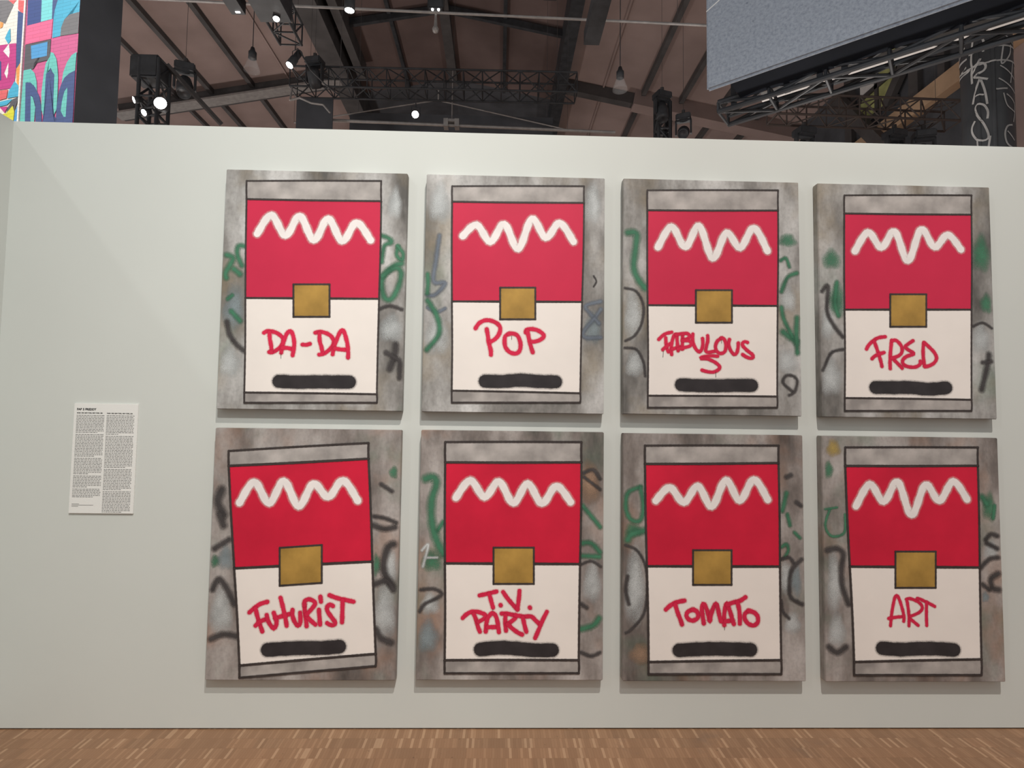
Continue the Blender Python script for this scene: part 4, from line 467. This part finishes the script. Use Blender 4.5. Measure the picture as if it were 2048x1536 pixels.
# ------------------------------------------------------------------ painted brick pier with the mural
MC = {'navy': (60, 80, 135), 'aqua': (125, 215, 215), 'slate': (70, 88, 135), 'cyan': (75, 175, 205), 'grey': (120, 117, 118), 'pink': (238, 110, 150), 'darkgrey': (92, 90, 94), 'sky': (85, 160, 212), 'teal': (110, 198, 186), 'coral': (228, 105, 105), 'orange': (240, 160, 85), 'magenta': (198, 62, 132), 'white': (240, 236, 228), 'yellow': (224, 218, 60)}
MM = {c: brick_mat('mural_'+c, s2l(v)) for c, v in MC.items()}
MBASE = brick_mat('mural_mauve', s2l((212, 98, 145))); MIVORY = brick_mat('mural_ivory', s2l((236, 228, 215)))
ang = math.atan2(MURAL['u'][1], MURAL['u'][0])
pier = empty('mural_pier', (MURAL['P'][0], MURAL['P'][1], 0), ang); tag(pier, 'brick pier painted with pink, teal and blue arches and towers, top left', 'mural')
bm = bmesh.new(); add_box(bm, (-.02, .001, 0), (.583, .36, 7.0)); o = obj('pier_body', bm, M_DRAPE, pier)
def mural_shape(nm, poly, y, m, parent, x0, x1):
    P = [(max(x0, min(x1, x)), z) for x, z in poly]
    bm = bmesh.new(); vs = [bm.verts.new((x, y, z)) for x, z in P]; f = bm.faces.new(vs); bmesh.ops.triangulate(bm, faces=[f]); return obj(nm, bm, m, parent)
mural_shape('mural_ground', [(-.02, 0), (.583, 0), (.583, 7), (-.02, 7)], 0, MBASE, pier, -.02, .583)
for j, (c, P) in enumerate(MURAL['main']): mural_shape('painted_shape', P, -.0012-.0003*j, MM[c], pier, -.015, .583)
bm = bmesh.new(); add_box(bm, (-.03, -.012, 0), (-.012, .0, 7.0)); obj('white_edge_strip', bm, MM['white'], pier)
side = empty('mural_wall', (MURAL['P'][0], MURAL['P'][1], 0), ang); tag(side, 'brick wall with magenta, orange and yellow painted shapes, at the far left edge', 'mural')
bm = bmesh.new(); add_box(bm, (-2.0, .004, 0), (-.035, .35, 7.0)); obj('wall_body', bm, M_DRAPE, side)
mural_shape('mural_ground', [(-2, 0), (-.035, 0), (-.035, 7), (-2, 7)], .003, MIVORY, side, -2, -.035)
for j, (c, P) in enumerate(MURAL['left']): mural_shape('painted_shape', P, .0018-.0003*j, MM[c], side, -2, -.035)

# ------------------------------------------------------------------ hanging screen with its black casing and truss, top right
u = Vector((3.53-2.0, 4.02-5.3, 0)); sa = math.atan2(u.y, u.x)
scr = empty('hanging_screen', H(2.0, 5.3, 3.2), sa); tag(scr, 'large grey-blue speckled panel hanging at an angle, cropped by the top right edge', 'screen')
def speckle_mat():
    m = bpy.data.materials.new('speckled_asphalt_print'); m.use_nodes = True; nt = m.node_tree; b = nt.nodes['Principled BSDF']; L = nt.links.new; N = nt.nodes.new
    tc = N('ShaderNodeTexCoord'); a = N('ShaderNodeTexNoise'); a.inputs['Scale'].default_value = 34; a.inputs['Detail'].default_value = 6; a.inputs['Roughness'].default_value = .7; L(tc.outputs['Object'], a.inputs['Vector'])
    r = N('ShaderNodeValToRGB'); L(a.outputs['Fac'], r.inputs['Fac']); e = r.color_ramp.elements
    e[0].position = .30; e[0].color = (.20, .225, .27, 1); e[1].position = .68; e[1].color = (.40, .435, .49, 1)
    q = e.new(.45); q.color = (.30, .33, .385, 1)
    v = N('ShaderNodeTexVoronoi'); v.inputs['Scale'].default_value = 5.5; L(tc.outputs['Object'], v.inputs['Vector'])
    mr = N('ShaderNodeMapRange'); mr.inputs['From Min'].default_value = .035; mr.inputs['From Max'].default_value = .075; mr.inputs['To Min'].default_value = .65; mr.inputs['To Max'].default_value = 0; L(v.outputs['Distance'], mr.inputs['Value'])
    mx = N('ShaderNodeMix'); mx.data_type = 'RGBA'; mx.inputs['B'].default_value = (.11, .13, .17, 1); L(mr.outputs['Result'], mx.inputs['Factor']); L(r.outputs['Color'], mx.inputs['A'])
    L(mx.outputs['Result'], b.inputs['Base Color']); b.inputs['Roughness'].default_value = .7
    return m
M_SPECK = speckle_mat()
bm = bmesh.new(); add_box(bm, (0, 0, 0), (4.4, .05, 2.4), .02); obj('screen_face', bm, M_SPECK, scr)
bm = bmesh.new(); vs = [bm.verts.new(p) for p in ((0.005, -.002, .795), (.9, -.002, 1.22), (.9, -.002, 1.235), (0.005, -.002, .807))]; bm.faces.new(vs); obj('white_line', bm, M_PALE, scr)
bm = bmesh.new(); add_box(bm, (.22, .055, .012), (4.4, .37, 1.6)); obj('black_casing', bm, M_CASE, scr)
for x in (.12, .62, .9, 1.1):
    bm = bmesh.new(); add_box(bm, (x, .372, -.06), (x+.05, .41, .5)); obj('hanger', bm, M_BLACK, scr)
bm = bmesh.new(); add_box(bm, (.25, 1.0, .28), (4.4, 1.06, .36)); obj('pale_lower_edge', bm, M_PALE, scr)
def truss(a, b, w, h, name, label, cat, m=M_BLACK, step=None, r=.022, parent=None, group=None):
    """box lattice truss with four chords from a to b"""
    a = Vector(a); b = Vector(b); d = b-a; L = d.length; d.normalize()
    up = Vector((0, 0, 1)) if abs(d.z) < .9 else Vector((0, 1, 0))
    s = d.cross(up).normalized(); t = s.cross(d).normalized()
    if parent is None:
        root = empty(name, a); tag(root, label, cat, group); off = a
    else: root = parent; off = Vector((0, 0, 0))
    cn = [s*w/2*i+t*h/2*j for i, j in ((-1, -1), (1, -1), (1, 1), (-1, 1))]
    for c in cn:
        bm = bmesh.new(); add_cyl(bm, a+c-off, b+c-off, r, r, 8); obj('chord', bm, m, root)
    bm = bmesh.new(); step = step or h; n = max(2, int(L/step))
    for f in range(4):
        c0, c1 = cn[f], cn[(f+1) % 4]
        for i in range(n):
            p = a+d*(L*i/n); q = a+d*(L*(i+1)/n)
            if i % 2: add_cyl(bm, p+c0-off, q+c1-off, r*.6, r*.6, 6)
            else: add_cyl(bm, p+c1-off, q+c0-off, r*.6, r*.6, 6)
            add_cyl(bm, p+c0-off, p+c1-off, r*.6, r*.6, 6)
    for f in range(4): add_cyl(bm, b+cn[f]-off, b+cn[(f+1) % 4]-off, r*.6, r*.6, 6)
    obj('lattice', bm, m, root)
    return root
truss((.0, .51, -.01), (4.4, .51, -.01), .32, .10, 'support_truss', None, None, M_BLACK, .46, .026, scr)

# ------------------------------------------------------------------ graffiti column
cx_, cy_ = CAM.x+6.36, CAM.y+7.0
colm = empty('graffiti_column', (cx_, cy_, 0)); tag(colm, 'dark round column scrawled with silver tags reading CRASH, behind the wall on the right', 'column')
bm = bmesh.new(); add_cyl(bm, (0, 0, 0), (0, 0, 9.6), .272, .272, 40); obj('shaft', bm, M_COLUMN, colm, True)
for an in (-2.64, -2.05):
    bm = bmesh.new(); cx, cy = .26*math.cos(an), .26*math.sin(an); add_cyl(bm, (cx, cy, 0), (cx, cy, 9.6), .026, .026, 16); obj('rib', bm, M_COLUMN, colm, True)
bm = bmesh.new(); add_lathe(bm, (0, 0, 0), (0, 0, 1), [(.27, 0), (.37, .02), (.37, .22), (.31, .30), (.272, .34)], 32); obj('base_collar', bm, M_COLUMN, colm, True)
bm = bmesh.new()
for w, P in COLUMN_TAGS:                                         # points are (angle round the shaft, height)
    S = smooth_line([(an*.272, z) for an, z in P], .02); prev = None
    for i, p in enumerate(S):
        a = S[max(0, i-1)]; b = S[min(len(S)-1, i+1)]; dx, dz = b[0]-a[0], b[1]-a[1]; l = math.hypot(dx, dz) or 1; nx, nz = -dz/l*w/2, dx/l*w/2
        row = []
        for s in (-1, 0, 1):
            an = (p[0]+s*nx)/.272; r = .2755+(.0115 if min(abs(an+2.64), abs(an+2.05)) < .09 else 0)
            row.append(bm.verts.new((r*math.cos(an), r*math.sin(an), p[1]+s*nz)))
        if prev:
            for j in (0, 1): bm.faces.new((prev[j], prev[j+1], row[j+1], row[j]))
        prev = row
obj('silver_tag_writing', bm, M_TAGPAINT, colm, False)

# ------------------------------------------------------------------ lights, trusses and pipes
def spotlight(pos, aim, r, length, label, lit=True, yoke=True, lens_r=.86, group=None):
    """theatre lantern: barrel behind a bright lens at pos, pointing along aim"""
    d = Vector(aim).normalized(); root = empty('spotlight', pos); tag(root, label, 'lamp', group)
    bm = bmesh.new(); add_lathe(bm, (0, 0, 0), -d, [(r*.9, -r*.12), (r, -r*.12), (r, length*.45), (r*.8, length*.5), (r*.8, length*.95), (r*.5, length), (.002, length)], 20); obj('barrel', bm, M_BLACK, root, True)
    bm = bmesh.new(); add_cyl(bm, -d*.012, d*.004, r*lens_r, r*lens_r, 24); obj('lens', bm, M_LAMP if lit else M_GLASS, root)
    if yoke:
        s = d.cross(Vector((0, 0, 1))); s = s.normalized() if s.length > .05 else Vector((1, 0, 0))
        c = -d*length*.5; bm = bmesh.new()
        top = c+Vector((0, 0, r*2.2))
        add_tube(bm, [c-s*r*1.12, top-s*r*1.12, top+s*r*1.12, c+s*r*1.12], r*.1, 6); add_cyl(bm, top, top+Vector((0, 0, r*1.2)), r*.14, r*.14, 8)
        obj('yoke', bm, M_BLACK, root)
    return root
# truss running away from the viewer on the left of the middle bay, half wrapped in black
def wire(root, pts, top=None):
    """thin suspension wires from points of a thing straight up to the roof"""
    for p in pts:
        p = Vector(p); zt = CAM.z+roof_z(p.x-CAM.x)-.003 if top is None else top
        if top is None and GL < p.x-CAM.x < GR and p.y-CAM.y < Y1: zt += .25
        o = Vector(root.location) if root.type == 'EMPTY' else Vector((0, 0, 0))
        bm = bmesh.new(); add_cyl(bm, p-o, Vector((p.x, p.y, zt))-o, .004, .004, 6); obj('suspension_wire', bm, M_STEEL, root)
tr = truss(H(-3.40, 4.6, 6.05), H(-3.40, 8.8, 6.05), .34, .34, 'lighting_truss', 'black lattice truss half wrapped in a dark box, holding two lit lanterns, upper left', 'truss', M_BLACK, .3, .022)
bm = bmesh.new(); add_bar(bm, (0, 0, 0), (0, 3.6, 0), .46, .46); obj('dark_wrapping', bm, M_BLACK, tr)
wire(tr, [H(-3.4, 5.5, 6.2), H(-3.4, 8.6, 6.2)])
spotlight(H(-3.35, 8.08, 5.79), (.15, -.35, -1), .052, .06, 'lit lantern on the underside of the dark wrapped truss, upper left', yoke=False)
sp = spotlight(H(-3.295, 8.5, 5.355), (-.28, -.40, -.85), .062, .36, 'long black lantern with a white lens hanging from the end of the short truss'); wire(sp, [H(-3.244, 8.573, 5.63)], CAM.z+5.87)
bm = bmesh.new(); add_tube(bm, [H(*p) for p in ((-3.16, 8.55, 5.62), (-3.05, 8.7, 5.42), (-2.90, 9.0, 5.36), (-2.75, 9.3, 5.35))], .012, 6); cb = thing_mesh('power_cable', bm, M_BLACK, 'thin black cable drooping beside the long hanging lantern', 'cable'); wire(cb, [H(-2.75, 9.3, 5.35)])
sp = spotlight(H(-2.26, 8.0, 5.9), (0, .04, -1), .078, .5, 'lit black downlight beside the pipe, left of the roof ridge', yoke=False); wire(sp, [H(-2.26, 8.1, 6.38)])
for x, z, lab in ((-1.12, 6.66, 'pair of tiny lit lamps with a bulb below, on the pipe under the roof ridge'), (.78, 6.97, 'small lamp fitting with two lit dots at the top edge right of the ridge')):
    p = H(x, 9.0, z); root = empty('twin_lamp', p); tag(root, lab, 'lamp')
    bm = bmesh.new(); add_box(bm, (-.13, -.1, 0), (.13, .1, .5), .02); obj('housing', bm, M_BLACK, root)
    for s in (-.05, .05):
        bm = bmesh.new(); add_cyl(bm, (s, -.05, .004), (s, -.06, -.016), .02, .02, 12); obj('lamp_face', bm, M_LED, root)
    if x < 0:
        bm = bmesh.new(); add_lathe(bm, (0, 0, -.30), (0, 0, 1), [(.002, -.07), (.045, -.05), (.055, 0), (.03, .05), (.015, .3)], 14); obj('bulb', bm, M_PIPE, root, True)
    wire(root, [H(x, 9.0, z+.5)])
bm = bmesh.new(); add_bar(bm, (0, 0, 0), (0, 3.1, 0), .2, .2); lb = empty('light_bar', H(-3.91, 5.0, 5.95)); tag(lb, 'dark square bar with a small lit end near the top edge, left of the lanterns', 'bar'); obj('bar_body', bm, M_BLACK, lb)
bm = bmesh.new(); add_box(bm, (-.02, 3.03, -.108), (.045, 3.055, -.099)); obj('lit_end', bm, M_LED, lb); wire(lb, [H(-3.91, 6, 6.03), H(-3.91, 7.9, 6.03)])
bm = bmesh.new(); add_bar(bm, H(1.43, 5.0, 6.1), H(1.43, 8.75, 6.1), .25, .22); lb = thing_mesh('light_bar', bm, M_BLACK, 'dark blue-black bar hanging below the roof right of the middle bay', 'bar'); wire(lb, [H(1.43, 6, 6.2), H(1.43, 8.5, 6.2)])
# pipes across the hall
bm = bmesh.new(); add_tube(bm, [H(-6.2, 8.95, 6.69), H(4.1, 8.95, 6.515)], .022, 10); pp = thing_mesh('ceiling_pipe', bm, M_PIPE, 'thin pale pipe crossing the hall along the top of the view', 'pipe'); wire(pp, [H(-5.9, 8.95, 6.69), H(2.9, 8.95, 6.55)])
bm = bmesh.new(); add_tube(bm, [H(-4.4, 12.5, 6.62), H(2.6, 12.5, 6.5)], .034, 10)
for x in (-1.27, -1.02): add_box(bm, H(x-.05, 12.4, 6.50), H(x+.05, 12.6, 6.68))
add_box(bm, H(-1.28, 12.42, 6.62), H(-1.01, 12.55, 6.68)); add_cyl(bm, H(-1.14, 12.5, 6.68), H(-1.14, 12.5, 7.9), .012, .012, 6)
thing_mesh('low_ceiling_pipe', bm, M_PIPE, 'grey pipe with a double clamp just above the top of the white wall', 'pipe')
bm = bmesh.new(); add_tube(bm, [H(-5.0, 13.3, 6.95), H(-1.6, 13.3, 7.6)], .016, 6); add_tube(bm, [H(-1.55, 13.3, 7.9), H(-1.55, 13.3, 7.6), H(1.6, 13.3, 6.95)], .016, 6); td = thing_mesh('tie_rod', bm, M_PIPE, 'thin grey tie rods sloping across the dark end of the middle bay', 'rod'); wire(td, [H(-5.0, 13.3, 6.95), H(1.6, 13.3, 6.95)])
# truss across the middle bay and black cloth hung from it
ct = truss(H(-4.55, 12.0, 7.18), H(1.62, 12.0, 7.22), .45, .44, 'cross_truss', 'long black lattice truss spanning the middle bay', 'truss', M_BLACK, .4, .022); wire(ct, [H(-4.2, 12, 7.4), H(1.2, 12, 7.4)])
bm = bmesh.new(); add_box(bm, H(-4.55, 12.21, 5.6), H(-3.75, 12.24, 6.945)); thing_mesh('hanging_cloth', bm, M_DRAPE, 'narrow dark blue-black cloth hanging from the left end of the cross truss', 'cloth')
bm = bmesh.new(); add_box(bm, H(-3.7, 13.4, 5.5), H(1.25, 13.46, 7.3)); bk = thing_mesh('black_backdrop', bm, M_DRAPE, 'wide black cloth closing the middle bay behind the cross truss', 'cloth'); wire(bk, [H(x, 13.43, 7.28) for x in (-3.5, -1.2, 1.1)])
sp = spotlight(H(-1.84, 11.658, 6.34), (.1, -1, -.35), .082, .25, 'single bright round lantern hanging in the dark middle bay'); wire(sp, [H(-1.852, 11.775, 6.6)], CAM.z+6.98)
bm = bmesh.new(); add_tube(bm, [H(*p) for p in ((-4.5, 11.8, 6.96), (-4.5, 11.7, 6.6), (-4.3, 11.7, 6.66), (-4.05, 11.7, 6.55), (-3.8, 11.7, 6.52), (-3.65, 11.7, 6.35))], .022, 6); thing_mesh('loose_cable', bm, M_PIPE, 'pale loose cable looping in front of the dark blue cloth', 'cable')
# left: lamps by the mural
def moving_head(pos, rz, label, s=1.0, tilt=.4):
    root = empty('moving_head_light', pos, rz); tag(root, label, 'lamp', 'moving head lights')
    bm = bmesh.new(); add_box(bm, (-.17*s, -.14*s, -.02*s), (.17*s, .14*s, .12*s), .02*s); obj('base', bm, M_BLACK, root)
    bm = bmesh.new(); add_box(bm, (-.19*s, -.05*s, -.36*s), (-.15*s, .05*s, 0), .01*s); add_box(bm, (.15*s, -.05*s, -.36*s), (.19*s, .05*s, 0), .01*s); add_box(bm, (-.19*s, -.05*s, -.05*s), (.19*s, .05*s, -.01*s)); obj('yoke', bm, M_BLACK, root)
    bm = bmesh.new(); d = Vector((0, -math.sin(tilt), -math.cos(tilt))); o = Vector((0, 0, -.3*s))
    add_lathe(bm, o, d, [(.002, -.2*s), (.1*s, -.19*s), (.14*s, -.05*s), (.13*s, .12*s), (.11*s, .2*s), (.105*s, .18*s), (.002, .17*s)], 18); obj('head', bm, M_BLACK, root, True)
    bm = bmesh.new(); add_cyl(bm, (0, 0, .12*s), (0, 0, .24*s), .04*s, .04*s, 8); obj('clamp', bm, M_STEEL, root)
    return root
truss(H(-5.62, 8.95, -1.555), H(-5.62, 8.95, 5.6), .30, .30, 'lighting_tower', 'dark upright lattice tower carrying the bright lamps beside the mural', 'tower', M_BLACK, .3, .03)
bm = bmesh.new(); add_box(bm, H(-5.93, 8.78, 5.28), H(-5.47, 9.15, 5.66), .03); o = obj('dark_box', bm, M_BLACK, bpy.data.objects['lighting_tower']); o.location = -Vector(bpy.data.objects['lighting_tower'].location)
bm = bmesh.new(); add_bar(bm, H(-5.47, 9.0, 5.62), H(-4.85, 9.6, 4.95), .06, .06); o = obj('sloping_strut', bm, M_STEEL, bpy.data.objects['lighting_tower']); o.location = -Vector(bpy.data.objects['lighting_tower'].location)
for (x, y, z), aim, r, ln, lab in (((-5.63, 8.5, 4.735), (-.75, -.7, -.5), .052, .12, 'small lit lamp facing the mural, left of the glaring one'), ((-5.47, 8.5, 4.54), (-.3, -.8, -.6), .052, .12, 'small lit lamp lowest of the three beside the mural'), ((-5.23, 8.5, 4.69), (.25, -1, -.1), .098, .16, 'glaring white lamp, brightest of the three beside the mural')):
    sp = spotlight(H(x, y, z), aim, r, ln, lab, lens_r=.92, yoke=False)
    d = Vector(aim).normalized(); bm = bmesh.new(); add_tube(bm, [-d*ln, Vector((-.0, .12, .06)), Vector((-5.62-x, .265, .06))], .014, 6); obj('arm', bm, M_BLACK, sp)
mh = moving_head(H(-6.2, 10.8, 6.62), .4, 'dark moving head light at the left end of the sloping roof beam', 1.05); wire(mh, [H(-6.2, 10.8, 6.87)])
mh = moving_head(H(-3.95, 11.55, 7.3), -.2, 'dark moving head light hanging before the left part of the cross truss', 1.0, 2.6); wire(mh, [H(-3.95, 11.55, 7.53)])
# right: lamps and truss in front of the side wall
st = truss(H(5.0, 10.0, 5.72), H(8.42, 10.0, 5.68), .40, .38, 'side_truss', 'brown-black lattice truss level in front of the green window', 'truss', M_TRUSS, .36, .022); wire(st, [H(5.3, 10, 5.9), H(8.1, 10, 5.87)])
truss(H(3.55, 12.0, -1.555), H(3.55, 12.0, 6.9), .26, .26, 'lamp_pole', 'dark lamp pole standing up behind the wall beneath the sloping beam', 'pole', M_BLACK, .3, .04)
mh = moving_head(H(3.42, 11.6, 6.80), .3, 'dark moving head light, upper of two on the lamp pole', 1.0, .2); wire(mh, [H(3.42, 11.6, 7.03)])
mh = moving_head(H(3.88, 11.6, 6.34), -.4, 'dark moving head light, lower of two on the lamp pole', .9, .9); wire(mh, [H(3.88, 11.6, 6.55)])
mh = moving_head(H(5.6, 10.0, 5.24), .2, 'dark moving head light under the left end of the side truss', 1.0, .5)
mh = moving_head(H(7.30, 10.0, 5.24), .2, 'dark moving head light under the side truss, farther from the column', 1.0, .3)
mh = moving_head(H(7.85, 10.0, 5.24), -.3, 'dark moving head light under the side truss, nearest the column', 1.0, .6)
# pendant bulbs
for p, top, lab in ((H(-4.55, 10, 6.42), 9.7, 'clear glass pendant lamp with a black cap, left of the short truss'), (H(2.17, 10, 6.25), 9.6, 'clear glass pendant lamp with a black cap, right of the middle bay')):
    root = empty('pendant_lamp', p); tag(root, lab, 'lamp', 'glass pendant lamps')
    bm = bmesh.new(); add_lathe(bm, (0, 0, 0), (0, 0, 1), [(.002, .19), (.03, .19), (.05, .12), (.07, .10), (.07, -.02), (.002, -.02)], 16); obj('cap', bm, M_BLACK, root, True)
    bm = bmesh.new(); add_lathe(bm, (0, 0, 0), (0, 0, 1), [(.06, -.02), (.09, -.08), (.13, -.20), (.14, -.25), (.132, -.25), (.122, -.20), (.08, -.08), (.055, -.02)], 20); obj('glass_shade', bm, M_GLASS, root, True)
    bm = bmesh.new(); add_cyl(bm, (0, 0, .19), (0, 0, CAM.z+top-p.z), .008, .008, 6); obj('cord', bm, M_BLACK, root)
